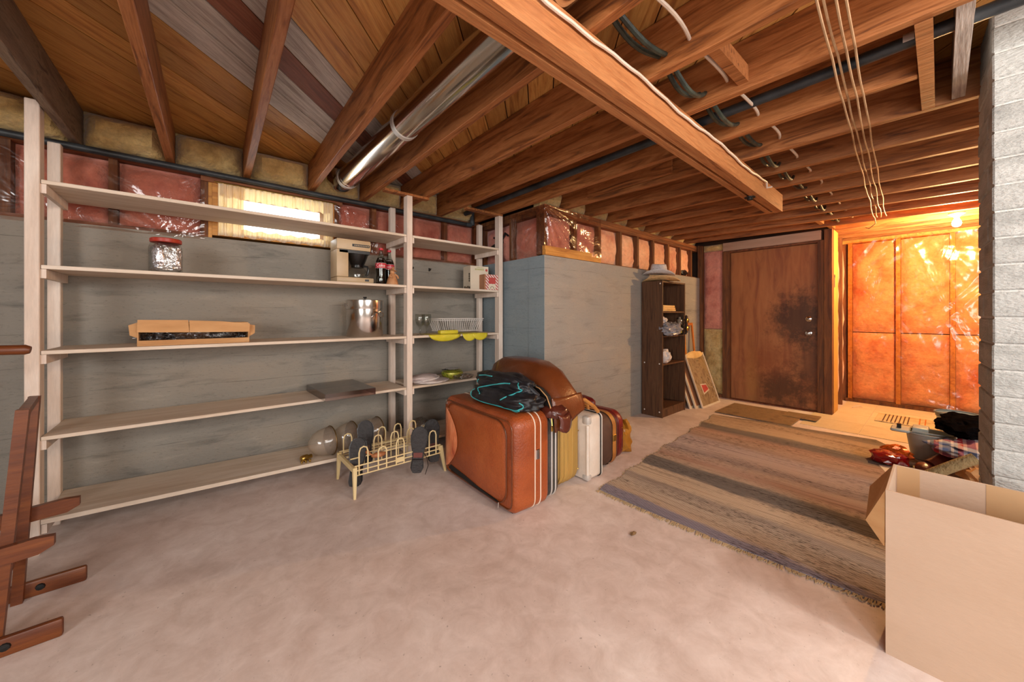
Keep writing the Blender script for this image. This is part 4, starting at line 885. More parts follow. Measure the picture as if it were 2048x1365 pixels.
# dish rack
dr = thing('dish_rack', 'white wire dish drainer on the yellow mats', 'dish rack', (1.835, 2.97, SZ[2]+0.012))
W2, D2 = 0.245, 0.13
part('top_rim', tube([(*p, 0.125) for p in rrect(-W2, W2, -D2, D2, 0.03)], 0.0035, 6, True), 'wire_white', dr, True)
part('second_rim', tube([(*p, 0.110) for p in rrect(-W2+0.002, W2-0.002, -D2+0.002, D2-0.002, 0.03)], 0.002, 6, True), 'wire_white', dr, True)
part('bottom_rim', tube([(*p, 0.012) for p in rrect(-W2+0.04, W2-0.04, -D2+0.03, D2-0.03, 0.02)], 0.003, 6, True), 'wire_white', dr, True)
for k in range(19):
    x = -W2+0.03+k*(2*W2-0.06)/18; xb = x*0.83
    part('rib', tube([(x, -D2, 0.122), (xb, -D2+0.03, 0.012), (xb, D2-0.03, 0.012), (x, D2, 0.122)], 0.0022, 5), 'wire_white', dr)
for s in (-1, 1):
    for k in range(5):
        y = -0.08+k*0.04; part('rib', tube([(s*W2, y, 0.122), (s*(W2-0.04), y*0.8, 0.012)], 0.0022, 5), 'wire_white', dr)
# yellow scalloped mats
def petal(cx, r, droop, yedge=2.79, n=14):
    """half-disc that lies on the shelf and hangs over the front edge"""
    v = []; f = []
    def pt(s, t):
        a = PI*s; x = cx+r*math.cos(a)*t; q = r*math.sin(a)*t*1.05
        return (x, yedge-0.004-0.006*math.sin(q*30)*(q > 0.01), SZ[2]-0.002-max(0, q)*droop+0.003)
    return grid(pt, n, 5)
for (cx, r, dp, lab, hw) in ((1.615, 0.155, 0.36, 'yellow vinyl mat with wide scallop hanging under the goblets', 0.13), (1.865, 0.075, 0.85, 'yellow vinyl mat with a lobe hanging below the middle of the dish rack', 0.07), (1.985, 0.085, 0.72, 'yellow vinyl mat with a lobe hanging below the right end of the dish rack', 0.075)):
    ym = thing('scalloped_mat', lab, 'place mat', (cx, 2.90, SZ[2]), group='yellow scalloped mats')
    part('mat_sheet', box((-hw, -0.108, 0.0005 if cx != 1.865 else 0.003), (hw, 0.12, 0.0025 if cx != 1.865 else 0.005)), 'yellow_vinyl', ym)
    g = petal(cx, r, dp); me = mesh_obj('hanging_lobe', ([(p[0]-cx, p[1]-2.90, p[2]-SZ[2]) for p in g[0]], g[1]), 'yellow_vinyl', ym, True)
    so = me.modifiers.new('s', 'SOLIDIFY'); so.thickness = 0.002; so.offset = 1
solo('yellow_packet', rbox((-0.09, -0.03, 0), (0.09, 0.03, 0.035), 0.01, 2), 'yellow_vinyl', 'folded yellow vinyl bundle lying beside the dish rack', 'packet', True, (1.665, 2.825, SZ[2]+0.0035))
# two cartons
b1 = thing('printed_carton', 'cream printed carton with dark spots and photo strip', 'box', (2.085, 3.0, SZ[1]), (0, 0, math.radians(-6)))
part('carton_body', box((-0.10, -0.075, 0), (0.10, 0.075, 0.235)), 'box_cream', b1)
part('spots', merge(*[xf(lathe([(0.011, 0), (0.011, 0.0012), (0, 0.0012)], 12), (-0.1, -0.052, 0.09+k*0.022), (0, -PI/2, 0)) for k in range(4)]), 'print_dark', b1)
part('photo_strip', merge(*[box((-0.1012, -0.07+k*0.033, 0.005), (-0.1, -0.046+k*0.033, 0.035+0.006*(k % 2))) for k in range(4)]), 'print_dark', b1)
part('title_print', merge(*[box((-0.05+k*0.017, -0.0762, 0.196), (-0.038+k*0.017, -0.075, 0.210)) for k in range(6)], *[box((-0.03+k*0.013, -0.0762, 0.217), (-0.022+k*0.013, -0.075, 0.224)) for k in range(6)]), 'print_green', b1)
part('round_mark', xf(lathe([(0.013, 0), (0.013, 0.0012), (0, 0.0012)], 16), (0.078, -0.075, 0.20), (PI/2, 0, 0)), 'print_red', b1)
b2 = thing('striped_carton', 'small red and white striped carton beside the right post', 'box', (2.145, 2.87, SZ[1]), (0, 0, math.radians(-6)))
part('carton_body', box((-0.075, -0.05, 0), (0.075, 0.05, 0.15)), 'box_kraft', b2)
part('striped_front', box((-0.06, -0.0515, 0.002), (0.0755, -0.0502, 0.148)), 'candy_stripe', b2)
part('red_panel', box((-0.028, -0.053, 0.06), (0.048, -0.0516, 0.12)), 'print_red', b2)
part('white_panel', box((-0.03, -0.0528, 0.008), (0.05, -0.0516, 0.058)), 'box_cream', b2)
part('arch_print', tube([(0.01+0.02*math.cos(k*PI/8), -0.0535, 0.012+0.022*math.sin(k*PI/8)) for k in range(9)], 0.002, 5), 'print_dark', b2)
# green tin, cloth mats, clear bag
tn = thing('patterned_tin', 'round green patterned tin under a stack of dishes', 'tin', (1.79, 2.96, SZ[3]+0.0))
part('tin_body', lathe([(0, 0.0), (0.075, 0.0), (0.095, 0.02), (0.102, 0.04), (0.098, 0.058), (0.092, 0.06)], 32), 'tin_green', tn, True)
part('dish', lathe([(0.05, 0.0605), (0.085, 0.068), (0.086, 0.072), (0.0, 0.074)], 28), 'tin_green', tn, True)
part('dish', lathe([(0.045, 0.0745), (0.07, 0.084), (0.071, 0.088), (0.0, 0.088)], 28), 'foil', tn, True)
part('dark_handle', box((-0.105, -0.012, 0.079), (-0.05, 0.012, 0.085)), 'black_plastic', tn)
pm = thing('cloth_hat_cover', 'pale grey folded cloth bag with round piped edges', 'cloth', (1.50, 2.92, SZ[3]))
part('lower_layer', blob((0.03, -0.03, 0.012), (0.165, 0.12, 0.02), 0.15, 2, 4, 3, 0.0005), 'grey_cloth', pm, True)
part('upper_layer', blob((-0.02, -0.0, 0.035), (0.135, 0.10, 0.035), 0.15, 2, 7, 3, 0.012), 'grey_cloth', pm, True)
part('piped_edge', tube([(-0.02+0.135*math.cos(k*PI/12)*1.02, -0.105*math.sin(k*PI/12), 0.03+0.012*math.cos(k*PI/12)) for k in range(13)], 0.004, 6), 'white_paint', pm, True)
part('piped_edge', tube([(0.03+0.165*math.cos(k*PI/12)*1.02, -0.03-0.118*math.sin(k*PI/12), 0.014) for k in range(13)], 0.004, 6), 'white_paint', pm, True)
solo('clear_bag', blob((0, 0, 0.022), (0.095, 0.05, 0.024), 0.35, 4, 6, 3, 0.0005), 'bag_clear', 'crumpled clear plastic bag in front of the green tin', 'bag', True, (1.83, 2.835, SZ[3]))
solo('clear_bag', blob((0, 0, 0.06), (0.10, 0.09, 0.07), 0.35, 4, 9, 3, 0.0005), 'bag_clear', 'crumpled clear plastic bag behind the black shoes on the lowest shelf', 'bag', True, (1.45, 2.95, 0.1135))
# three glass lamp domes on their sides
dprof = [(0.10, 0), (0.102, 0.004), (0.099, 0.03), (0.090, 0.075), (0.070, 0.115), (0.042, 0.140), (0.022, 0.15)]
for i, (x, y, lab) in enumerate(((0.725, 2.89, 'clear glass lamp dome lying on its side, nearest the brass fitting'), (0.89, 2.93, 'clear glass lamp dome lying on its side between two others'), (1.09, 2.95, 'clear glass lamp dome lying on its side, nearest the middle post'))):
    t = thing('lamp_dome', lab, 'lamp shade', (x, y, bottom_z(x)+0.104), (0, -PI/2, math.radians(8)), group='glass lamp domes on the lowest shelf')
    part('glass_dome', lathe(dprof, 36), 'amber_glass', t, True, ang=180)
    part('rim', tube([(0.1025*math.cos(k*PI/18), 0.1025*math.sin(k*PI/18), 0.0) for k in range(36)], 0.0038, 6, True), 'brown_rim', t, True)
    part('inner_band', lathe([(0.099, 0.004), (0.0985, 0.016)], 36), 'brown_rim', t, True)
bf = thing('brass_fitting', 'small brass lamp fitting beside the glass domes', 'fitting', (0.555, 2.86, bottom_z(0.555)))
part('brass_cup', xf(lathe([(0.0, -0.03), (0.018, -0.03), (0.022, -0.02), (0.022, 0.01), (0.014, 0.02), (0.014, 0.04), (0, 0.04)], 16), (0, 0, 0.0235), (0, PI/2, 0.3)), 'brass', bf, True)
for k in range(3): part('brass_screw', xf(lathe([(0.006, 0), (0.006, 0.012), (0.009, 0.013), (0.009, 0.018), (0, 0.019)], 8), (-0.03+k*0.025, -0.035, 0.0), (0, 0, 0)), 'brass', bf, True)

# ================================================================ shoe rack with shoes
sr = thing('shoe_rack', 'low cream plastic shoe rack with upright loops', 'shoe rack', (1.03, 2.55, 0))
X0, X1, Y0, Y1 = -0.295, 0.31, -0.165, 0.165
rail = lambda y, z, r=0.0045: tube([(X0, y, z), (X1, y, z)], r, 6)
for y, z in ((Y0, 0.195), (Y0, 0.165), (Y0, 0.135), (-0.08, 0.215), (0.0, 0.205), (0.08, 0.215), (Y1, 0.195), (Y1, 0.165)): part('rail', rail(y, z), 'yellow_plastic', sr, True)
def uloop(x, y, h, w): return tube([(x-w/2, y, 0.135), (x-w/2, y, 0.195+h*0.7), (x-w*0.35, y, 0.195+h*0.93), (x, y, 0.195+h), (x+w*0.35, y, 0.195+h*0.93), (x+w/2, y, 0.195+h*0.7), (x+w/2, y, 0.135)], 0.0048, 7)
for k in range(5):
    x = X0+0.055+k*0.122
    part('loop', uloop(x, Y0, 0.115 if k % 2 == 0 else 0.085, 0.055), 'yellow_plastic', sr, True)
    part('loop', uloop(x+0.03, 0.0, 0.115, 0.055), 'yellow_plastic', sr, True)
    part('loop', uloop(x, Y1, 0.115, 0.055), 'yellow_plastic', sr, True)
part('name_plate', box((-0.03, Y0-0.006, 0.150), (0.03, Y0-0.003, 0.182)), 'yellow_plastic', sr)
for x in (X0, X1):
    part('end_bar', rbox((x-0.012, Y0-0.012, 0.155), (x+0.012, Y1+0.012, 0.185), 0.004, 1), 'yellow_plastic', sr)
    for y, s in ((Y0, -1), (Y1, 1)):
        part('leg', loft([[(x-0.013+dx*0.026, y-0.013+dy*0.026, 0.19) for dx, dy in ((0, 0), (1, 0), (1, 1), (0, 1))], [(x-0.007+dx*0.014+0.03*(1 if x > 0 else -0.2), y-0.007+dy*0.014+s*0.02, 0.0) for dx, dy in ((0, 0), (1, 0), (1, 1), (0, 1))]]), 'yellow_plastic', sr)
def make_shoe(name, label, upper, heel):
    t = thing(name, label, 'shoe', group='shoes on the rack')
    prof = [(-0.14, 0.012), (-0.137, 0.026), (-0.115, 0.034), (-0.06, 0.030), (-0.02, 0.031), (0.04, 0.042), (0.085, 0.045), (0.12, 0.036), (0.138, 0.018), (0.142, 0.006)]
    outl = [(x, w) for x, w in prof]+[(x, -w) for x, w in reversed(prof)]
    part('sole', prism(outl, 2, 0.0, 0.009), 'shoe_sole', t, True)
    part('heel', prism([(x, w*0.97) for x, w in prof[:4]]+[(x, -w*0.97) for x, w in reversed(prof[:4])], 2, -0.022, -0.0003), 'shoe_sole', t, True)
    part('heel_patch', prism([(-0.05, 0.026), (-0.02, 0.027), (-0.02, -0.027), (-0.05, -0.026)], 2, -0.002, -0.0003), heel, t)
    secs = []
    hts = [0.055, 0.075, 0.078, 0.074, 0.068, 0.055, 0.045, 0.036, 0.024, 0.012]
    for (x, w), h in zip(prof, hts):
        secs.append([(x, w*math.cos(a)*1.14*(0.72 if math.sin(a) > 0.8 and x < 0.03 else 1), 0.0095+h*max(0, math.sin(a))) for a in [PI*k/10 for k in range(11)]])
    part('upper', loft(secs), upper, t, True)
    return t
def shoe_rot(dirx, diry, roll=0.0, toe_up=True, lean=0.12):
    zv = Vector((dirx, diry, 0)).normalized(); xv = Vector((0, 0, 1 if toe_up else -1))
    zv = (zv+Vector((0, 0, 1))*(-lean if toe_up else lean)).normalized(); xv = (xv-zv*xv.dot(zv)).normalized(); yv = zv.cross(xv)
    m = Matrix((xv, yv, zv)).transposed().to_4x4() @ Matrix.Rotation(roll, 4, 'Z'); return m.to_euler()
s1 = make_shoe('leather_shoe', 'black leather shoe on the rack, sole outwards with a red heel patch, hanging laces', 'shoe_black', 'heel_red')
s1.location = (1.155, 2.36, 0.21); s1.rotation_euler = shoe_rot(0.42, 0.9, 0.08); s1.scale = (1.08, 1.15, 1.1)
part('lace', tube([(-0.02, 0.03, 0.05), (-0.06, 0.055, 0.02), (-0.10, 0.065, 0.0), (-0.15, 0.05, -0.02)], 0.002, 5), 'shoe_black', s1)
s2 = dup(s1, (1.315, 2.45, 0.215), shoe_rot(0.30, 0.95, -0.03), 'black leather shoe on the rack, standing closest to the orange suitcase')
s3 = make_shoe('worn_shoe', 'worn brown-soled shoe at the left end of the shoe rack', 'shoe_black', 'shoe_brown')
s3.scale = (1.05, 1.12, 1.1); s3.location = (0.775, 2.47, 0.19); s3.rotation_euler = shoe_rot(0.45, 0.88, 0.05, True, 0.2)
s4 = dup(s3, (0.885, 2.63, 0.25), shoe_rot(0.42, 0.9, -0.04, True, 0.2), 'dark shoe standing highest on the rack, second from its left end')
sv = thing('shoe_tree', 'small tan wooden shoe stretcher lying in the shoe rack', 'shoe tree', (0.885, 2.46, 0.205))
part('toe_block', blob((0.03, 0, 0.0), (0.05, 0.022, 0.018), 0.08, 2, 3, 3), 'shoe_tree_wood', sv, True)
part('knob', blob((-0.045, 0.0, 0.035), (0.014, 0.014, 0.014), 0.03, 2, 1, 2), 'shoe_tree_wood', sv, True)
part('stem', tube([(0.0, 0, 0.0), (-0.045, 0, 0.03)], 0.006, 7), 'shoe_tree_wood', sv, True)

# ================================================================ suitcases in a row
def perim(y0, y1, z0, z1, r, x, n=6): return [(x, p[0], p[1]) for p in rrect(y0, y1, z0, z1, r, n)]
def case_body(w, L, h, r, edge=0.018, n=6):
    """suitcase: rounded rectangle in Y-Z, slightly rounded towards its two faces"""
    secs = []
    for x, k in ((-w/2, 2.2), (-w/2+0.35*edge, 0.8), (-w/2+edge, 0.0), (0, -0.15), (w/2-edge, 0.0), (w/2-0.35*edge, 0.8), (w/2, 2.2)):
        i = k*edge*0.5; secs.append([(x, p[0], p[1]) for p in rrect(-L/2+i, L/2-i, 0.006+i, h-i, max(0.012, r-i), n)])
    return loft(secs)
# orange
oc = thing('suitcase', 'large orange-brown leather suitcase with torn front panel, nearest of the row', 'suitcase', (1.485, 1.945, 0), (0, 0, math.radians(-1.5)))
w_, L_, h_ = 0.275, 0.82, 0.565
part('shell', case_body(w_, L_, h_, 0.07, 0.03), 'orange_leather', oc, True, ang=60)
for x in (0.01, 0.055): part('piping', tube(perim(-L_/2-0.001, L_/2+0.001, 0.004, h_+0.001, 0.07, x), 0.0045, 6, True), 'cream_piping', oc, True)
part('front_panel', loft([[(-w_/2-0.012, p[0], p[1]) for p in rrect(-L_/2+0.10, L_/2-0.07, 0.065, h_-0.06, 0.09, 8)], [(-w_/2-0.001, p[0], p[1]) for p in rrect(-L_/2+0.085, L_/2-0.055, 0.05, h_-0.045, 0.09, 8)]]), 'orange_leather', oc, True, ang=50)
part('panel_piping', tube([(-w_/2-0.004, p[0], p[1]) for p in rrect(-L_/2+0.075, L_/2-0.045, 0.042, h_-0.037, 0.095, 8)], 0.004, 6, True), 'brown_leather', oc, True)
part('edge_piping', tube(perim(-L_/2+0.028, L_/2-0.028, 0.034, h_-0.028, 0.05, -w_/2-0.001), 0.004, 6, True), 'brown_leather', oc, True)
sat = [[(-w_/2-0.016-0.014*math.sin(PI*t)*math.sin(PI*s), L_/2-0.06-0.155*math.sin(PI*s)**0.8*t, 0.07+0.42*s) for t in (0, 0.2, 0.4, 0.6, 0.8, 1)] for s in [k/14 for k in range(15)]]
part('torn_lining', merge(loft(sat, False, False), loft([[(p[0]+0.01, p[1], p[2]) for p in q] for q in sat], False, False)), 'satin', oc, True, label='shiny copper coloured lining showing through the tear')
part('open_slit', prism([(L_/2-0.09, 0.062), (L_/2-0.12, 0.095), (0.10, 0.082), (-0.10, 0.060), (-L_/2+0.14, 0.047), (0.0, 0.044)], 0, -w_/2-0.0145, -w_/2-0.002), 'lining_dark', oc)
part('lock', rbox((0.018, -L_/2-0.006, 0.30), (0.046, -L_/2+0.002, 0.36), 0.003, 1), 'chrome', oc)
part('zip_pull', merge(tube([(-w_/2-0.012, -L_/2+0.14, 0.05), (-w_/2-0.014, -L_/2+0.14, 0.02)], 0.004, 6), tube([(-w_/2-0.012, -L_/2+0.135, 0.028), (-w_/2-0.016, -L_/2+0.15, 0.006)], 0.003, 5)), 'chrome', oc, True)
for y in (-L_/2+0.08, L_/2-0.08):
    for x in (-0.09, 0.09): part('foot', box((x-0.015, y-0.015, 0), (x+0.015, y+0.015, 0.0065)), 'black_plastic', oc)
part('corner_patch', box((-w_/2-0.003, L_/2-0.05, h_-0.06), (-w_/2+0.0, L_/2-0.03, h_-0.03)), 'chrome', oc)
# grey
gc = thing('suitcase', 'dark grey suitcase with pale metal bands, squeezed behind the orange one', 'suitcase', (1.685, 1.94, 0))
part('shell', case_body(0.10, 0.74, 0.52, 0.06, 0.02), 'grey_case', gc, True, ang=60)
for x in (-0.022, 0.012): part('metal_band', tube(perim(-0.371, 0.371, 0.005, 0.521, 0.06, x), 0.006, 6, True), 'band_metal', gc, True)
# tan
tc_ = thing('suitcase', 'tan yellow soft suitcase with upright ribs', 'suitcase', (1.875, 1.935, 0), (0, 0, math.radians(-1)))
part('shell', case_body(0.25, 0.66, 0.545, 0.10, 0.045, 8), 'tan_cloth', tc_, True, ang=60)
for x in (-0.085, -0.05, -0.015, 0.03): part('rib', tube(perim(-0.3305, 0.3305, 0.006, 0.5455, 0.10, x, 8), 0.005, 6, True), 'tan_cloth', tc_, True)
part('stud', merge(*[xf(lathe([(0.006, 0), (0.004, 0.003), (0, 0.004)], 8), (0.09, -0.331, z), (PI/2, 0, 0)) for z in (0.1, 0.36)]), 'brass', tc_)
# white
wc = thing('suitcase', 'small white hard suitcase with metal corners', 'suitcase', (2.105, 1.865, 0))
part('shell', case_body(0.18, 0.60, 0.445, 0.03, 0.012), 'white_case', wc, True, ang=60)
part('seam_band', tube(perim(-0.302, 0.302, 0.004, 0.447, 0.03, 0.055), 0.005, 6, True), 'dark_metal', wc, True)
part('seam_band', tube(perim(-0.302, 0.302, 0.004, 0.447, 0.03, 0.068), 0.005, 6, True), 'white_case', wc, True)
for z0, z1 in ((0.0055, 0.05), (0.39, 0.448)): part('metal_corner', rbox((-0.093, -0.304, z0), (-0.045, -0.25, z1), 0.012, 2), 'band_metal', wc, True)
part('corner_bead', tube([(-0.088, -0.298, 0.05), (-0.088, -0.298, 0.39)], 0.012, 10), 'white_case', wc, True)
part('latch', rbox((-0.02, -0.16, 0.446), (0.03, -0.12, 0.458), 0.004, 1), 'chrome', wc)
part('handle', tube([(0.0, -0.16, 0.45), (0.0, -0.155, 0.48), (0.0, -0.08, 0.487), (0.0, 0.0, 0.48), (0.0, 0.0, 0.45)], 0.010, 8), 'strap_tan', wc, True)
# brown strapped
bc = thing('suitcase', 'dark brown cloth suitcase with a tan leather strap', 'suitcase', (2.325, 1.905, 0))
part('shell', case_body(0.235, 0.62, 0.40, 0.10, 0.03, 8), 'dark_brown_cloth', bc, True, ang=60)
st_ = [perim(-0.315, 0.315, 0.001, 0.406, 0.10, x, 8) for x in (0.02, 0.062)]
part('strap', merge(loft([[(x, *p) for p in rrect(-0.316, 0.316, 0.0005, 0.407, 0.10, 8)] for x in (0.02, 0.064)], False)), 'strap_tan', bc, True)
part('buckle', rbox((0.022, -0.323, 0.20), (0.062, -0.314, 0.25), 0.003, 1), 'brass', bc)
part('handle', tube([(-0.02, -0.12, 0.40), (-0.02, -0.115, 0.44), (-0.02, -0.03, 0.45), (-0.02, 0.05, 0.44), (-0.02, 0.055, 0.40)], 0.014, 8), 'strap_tan', bc, True)
# red
rc = thing('suitcase', 'dark red vinyl suitcase at the far end of the row', 'suitcase', (2.505, 1.925, 0))
part('shell', case_body(0.115, 0.60, 0.39, 0.10, 0.025, 8), 'red_vinyl', rc, True, ang=60)
part('piping', tube(perim(-0.301, 0.301, 0.005, 0.391, 0.10, -0.03, 8), 0.004, 6, True), 'maroon_leather', rc, True)
part('rivet', merge(*[xf(lathe([(0.005, 0), (0.004, 0.003), (0, 0.004)], 8), (0.02, -0.301, z), (PI/2, 0, 0)) for z in (0.10, 0.18, 0.26)]), 'brass', rc)
part('top_pouch', blob((-0.01, 0.06, 0.41), (0.05, 0.12, 0.05), 0.12, 2, 3, 3, 0.388), 'red_vinyl', rc, True)
# gold bag
gb = thing('gold_bag', 'crumpled golden brown bag sagging at the end of the suitcases', 'bag', (2.69, 1.82, 0), (0, 0, 0.3))
part('bag_body', blob((0, 0, 0.12), (0.095, 0.14, 0.15), 0.22, 2.2, 5, 4, 0.0, 0.8), 'gold_bag', gb, True)
part('bag_flap', loft([[(-0.05+0.03*k, -0.12+0.05*k, 0.27+0.008*math.sin(k*2)) for k in range(5)], [(-0.045+0.032*k, -0.135+0.05*k, 0.235) for k in range(5)], [(-0.05+0.034*k, -0.150+0.05*k, 0.20) for k in range(5)]], False, False), 'gold_bag', gb, True)
# big leather holdall lying across
lb_ = thing('leather_holdall', 'large brown leather holdall lying open across the suitcases', 'bag', (1.80, 1.88, 0.548))
def hs(y, zt, wb, wt, zb, dx=0.0):
    """cross-section at y: bottom width wb, top width wt"""
    pts = [(-wb/2, zb), (-wb/2*1.02, zb+(zt-zb)*0.25), (-(wb*0.25+wt*0.25), zb+(zt-zb)*0.62), (-wt/2, zb+(zt-zb)*0.92), (-wt*0.3, zt), (wt*0.3, zt), (wt/2, zb+(zt-zb)*0.92), ((wb*0.25+wt*0.25), zb+(zt-zb)*0.62), (wb/2*1.02, zb+(zt-zb)*0.25), (wb/2, zb)]
    return [(p[0]+dx, y, p[1]) for p in pts]
part('holdall_body', loft([hs(0.36, 0.20, 0.30, 0.14, 0.01), hs(0.345, 0.245, 0.32, 0.17, 0.0), hs(0.25, 0.285, 0.34, 0.20, 0.0), hs(0.05, 0.288, 0.34, 0.20, 0.0), hs(-0.10, 0.275, 0.34, 0.20, 0.0), hs(-0.19, 0.235, 0.33, 0.19, 0.0), hs(-0.26, 0.165, 0.32, 0.18, 0.0), hs(-0.33, 0.08, 0.31, 0.17, -0.0), hs(-0.345, 0.03, 0.30, 0.17, 0.0)]), 'brown_leather', lb_, True, ang=70)
# open mouth on the near side with pale lining edge
mouth = [(-0.170, -0.17, 0.15), (-0.180, -0.25, 0.14), (-0.182, -0.315, 0.10), (-0.180, -0.345, 0.04), (-0.178, -0.345, -0.01), (-0.176, -0.29, 0.0), (-0.174, -0.22, 0.05), (-0.170, -0.16, 0.11)]
part('open_mouth', loft([mouth, [(p[0]+0.03, p[1], p[2]) for p in mouth]]), 'lining_dark', lb_)
part('mouth_edge', tube([(p[0]-0.004, p[1], p[2]) for p in mouth[:5]], 0.0035, 7), 'cardboard', lb_, True)
fl = [[(-0.150-0.02*t, -0.27-0.075*s-0.01*t, 0.075-0.17*t+0.02*s) for s in (0, 0.33, 0.66, 1)] for t in (0, 0.25, 0.5, 0.75, 1)]
def flapfn(s, t):
    x = -0.165+0.30*s; drop = 0.20*(1-0.45*s); return (x, -0.335-0.030*math.sin(t*PI/2)-0.012*math.sin(s*5), 0.085-drop*t)
fo = part('end_flap', grid(flapfn, 12, 8), 'brown_leather', lb_, True); md = fo.modifiers.new('s', 'SOLIDIFY'); md.thickness = 0.006
part('seam', tube([flapfn(0.02, k/8) for k in range(9)], 0.005, 6), 'brown_leather', lb_, True)
part('rivet', merge(*[xf(lathe([(0.009, 0), (0.007, 0.004), (0, 0.006)], 10), p, (0, -PI/2, 0)) for p in ((-0.148, 0.05, 0.19), (-0.146, -0.15, 0.155), (-0.155, -0.26, 0.09))]), 'chrome', lb_)
part('zip_pull', merge(tube([(-0.175, -0.345, -0.03), (-0.18, -0.355, -0.075)], 0.004, 6), rbox((-0.19, -0.362, -0.105), (-0.172, -0.352, -0.072), 0.003, 1)), 'brass', lb_)
part('clasp', merge(blob((-0.168, 0.08, 0.135), (0.014, 0.03, 0.016), 0.15, 3, 1, 2), tube([(-0.168, 0.05, 0.13), (-0.17, -0.02, 0.125)], 0.006, 6)), 'brass', lb_, True)
part('carry_handle', tube([(0.14, -0.28, 0.02), (0.20, -0.30, 0.02), (0.30, -0.30, -0.04), (0.34, -0.31, -0.085)], 0.014, 8), 'strap_tan', lb_, True)
hn = thing('handbag', 'dark reddish leather handbag drooping between two suitcases', 'bag', (1.675, 1.66, 0.522))
part('bag_body', blob((0, -0.095, 0.022), (0.085, 0.085, 0.05), 0.12, 2, 8, 4, 0.002, 0.8, 0.1), 'maroon_leather', hn, True)
part('drooping_flap', xf(loft([[(-0.052+0.104*a+0.012*math.sin(t*3), -0.176-0.012*math.sin(a*PI)-0.014*min(1, t*3), 0.035-0.10*t-0.02*math.sin(a*PI)) for a in (0, 0.25, 0.5, 0.75, 1)] for t in (0, 0.2, 0.4, 0.6, 0.8, 1)], False, False)), 'maroon_leather', hn, True)
hn.children[1].modifiers.new('s', 'SOLIDIFY').thickness = 0.008
# black sports bag with teal trim
from mathutils.bvhtree import BVHTree
sb = thing('sports_bag', 'crumpled black nylon sports bag with turquoise piping on the orange suitcase', 'bag', (1.50, 1.83, 0.567))
low = blob((0, 0, 0.055), (0.125, 0.29, 0.065), 0.16, 1.6, 3, 5, 0.0, 0.75, 0.06); upp = blob((0.03, 0.04, 0.135), (0.10, 0.25, 0.065), 0.2, 1.6, 8, 5, 0.02, 0.8, 0.06)
part('bag_body', low, 'black_nylon', sb, True, ang=180); part('bag_top', upp, 'black_nylon', sb, True, ang=180)
bvs = [BVHTree.FromPolygons([Vector(p) for p in g[0]], g[1]) for g in (low, upp)]
def on_bag(y, z):
    best = None
    for t in bvs:
        hit = t.ray_cast(Vector((-1, y, z)), Vector((1, 0, 0)))
        if hit[0] is not None and (best is None or hit[0].x < best): best = hit[0].x
    return (best-0.002 if best is not None else 0.0, y, z)
def trim(pts, r=0.005):
    out = []
    for a, b in zip(pts, pts[1:]):
        for k in range(6): out.append(on_bag(a[0]+(b[0]-a[0])*k/6, a[1]+(b[1]-a[1])*k/6))
    out.append(on_bag(*pts[-1]))
    sm_ = [tuple(sum(q[c] for q in out[max(0, i-1):i+2])/len(out[max(0, i-1):i+2]) for c in range(3)) for i in range(len(out))]
    return tube(sm_, r, 6)
for pts in ([(0.25, 0.075), (0.26, 0.04), (0.2, 0.022), (0.05, 0.018), (-0.12, 0.016), (-0.23, 0.022), (-0.26, 0.04), (-0.235, 0.07)], [(0.12, 0.065), (0.17, 0.075), (0.16, 0.10), (0.05, 0.13), (-0.06, 0.155), (-0.12, 0.16)], [(-0.10, 0.065), (-0.16, 0.10), (-0.19, 0.125), (-0.18, 0.15), (-0.15, 0.165)], [(0.24, 0.165), (0.15, 0.178), (0.06, 0.182)], [(-0.17, 0.012), (-0.22, 0.012), (-0.25, 0.025)], [(0.22, 0.105), (0.235, 0.13), (0.20, 0.145)]):
    part('turquoise_piping', trim(pts, 0.004), 'teal_trim', sb, True)
part('carry_strap', tube([(0.03, 0.24, 0.17), (0.0, 0.15, 0.195), (-0.02, 0.0, 0.19), (0.0, -0.12, 0.18), (0.03, -0.22, 0.13), (0.06, -0.25, 0.09)], [0.014]*6, 8), 'black_nylon', sb, True)

# ================================================================ bookcase and what stands on and beside it
bk = thing('bookcase', 'tall narrow dark wood-grain bookcase against the concrete corner', 'bookcase', (4.18, 2.125, 0))
BX, BY, BH, tk = 0.28, 0.125, 1.53, 0.018
part('side_panel', box((-BX, -BY, 0), (-BX+tk, BY, BH)), 'bookcase_wood', bk); part('side_panel', box((BX-tk, -BY, 0), (BX, BY, BH)), 'bookcase_wood', bk)
part('back_panel', box((-BX+tk, BY-0.006, 0.02), (BX-tk, BY, BH-0.001)), 'bookcase_wood', bk)
part('top_panel', box((-BX+tk+0.0005, -BY, BH-tk), (BX-tk-0.0005, BY-0.0065, BH)), 'bookcase_wood', bk)
BZ = [1.19, 0.915, 0.60, 0.10]
for z in BZ: part('shelf', box((-BX+tk+0.0005, -BY+0.004, z-tk), (BX-tk-0.0005, BY-0.0065, z)), 'bookcase_wood', bk)
part('kick_board', box((-BX+tk+0.0005, -BY+0.008, 0), (BX-tk-0.0005, -BY+0.022, 0.081)), 'bookcase_wood', bk)
for y, z in ((-0.1, 1.50), (-0.09, 0.60), (0.09, 0.60), (-0.09, 0.06), (0.09, 0.06)): part('screw_cap', xf(lathe([(0.008, 0), (0.006, 0.003), (0, 0.004)], 10), (-BX, y, z), (0, -PI/2, 0)), 'white_paint', bk)
tw = thing('folded_towel', 'folded yellow towel on the upper bookcase shelf', 'towel', (4.13, 2.10, BZ[0]))
for k in range(3): part('fold', rbox((-0.2, -0.085+0.003*k, 0.001+k*0.023), (0.13-0.006*k, 0.085, 0.0235+k*0.023), 0.010, 3), 'towel', tw, True)
jb = thing('grey_plastic_bag', 'crumpled grey plastic bag bulging from the middle bookcase shelf', 'bag', (4.07, 2.03, BZ[1]))
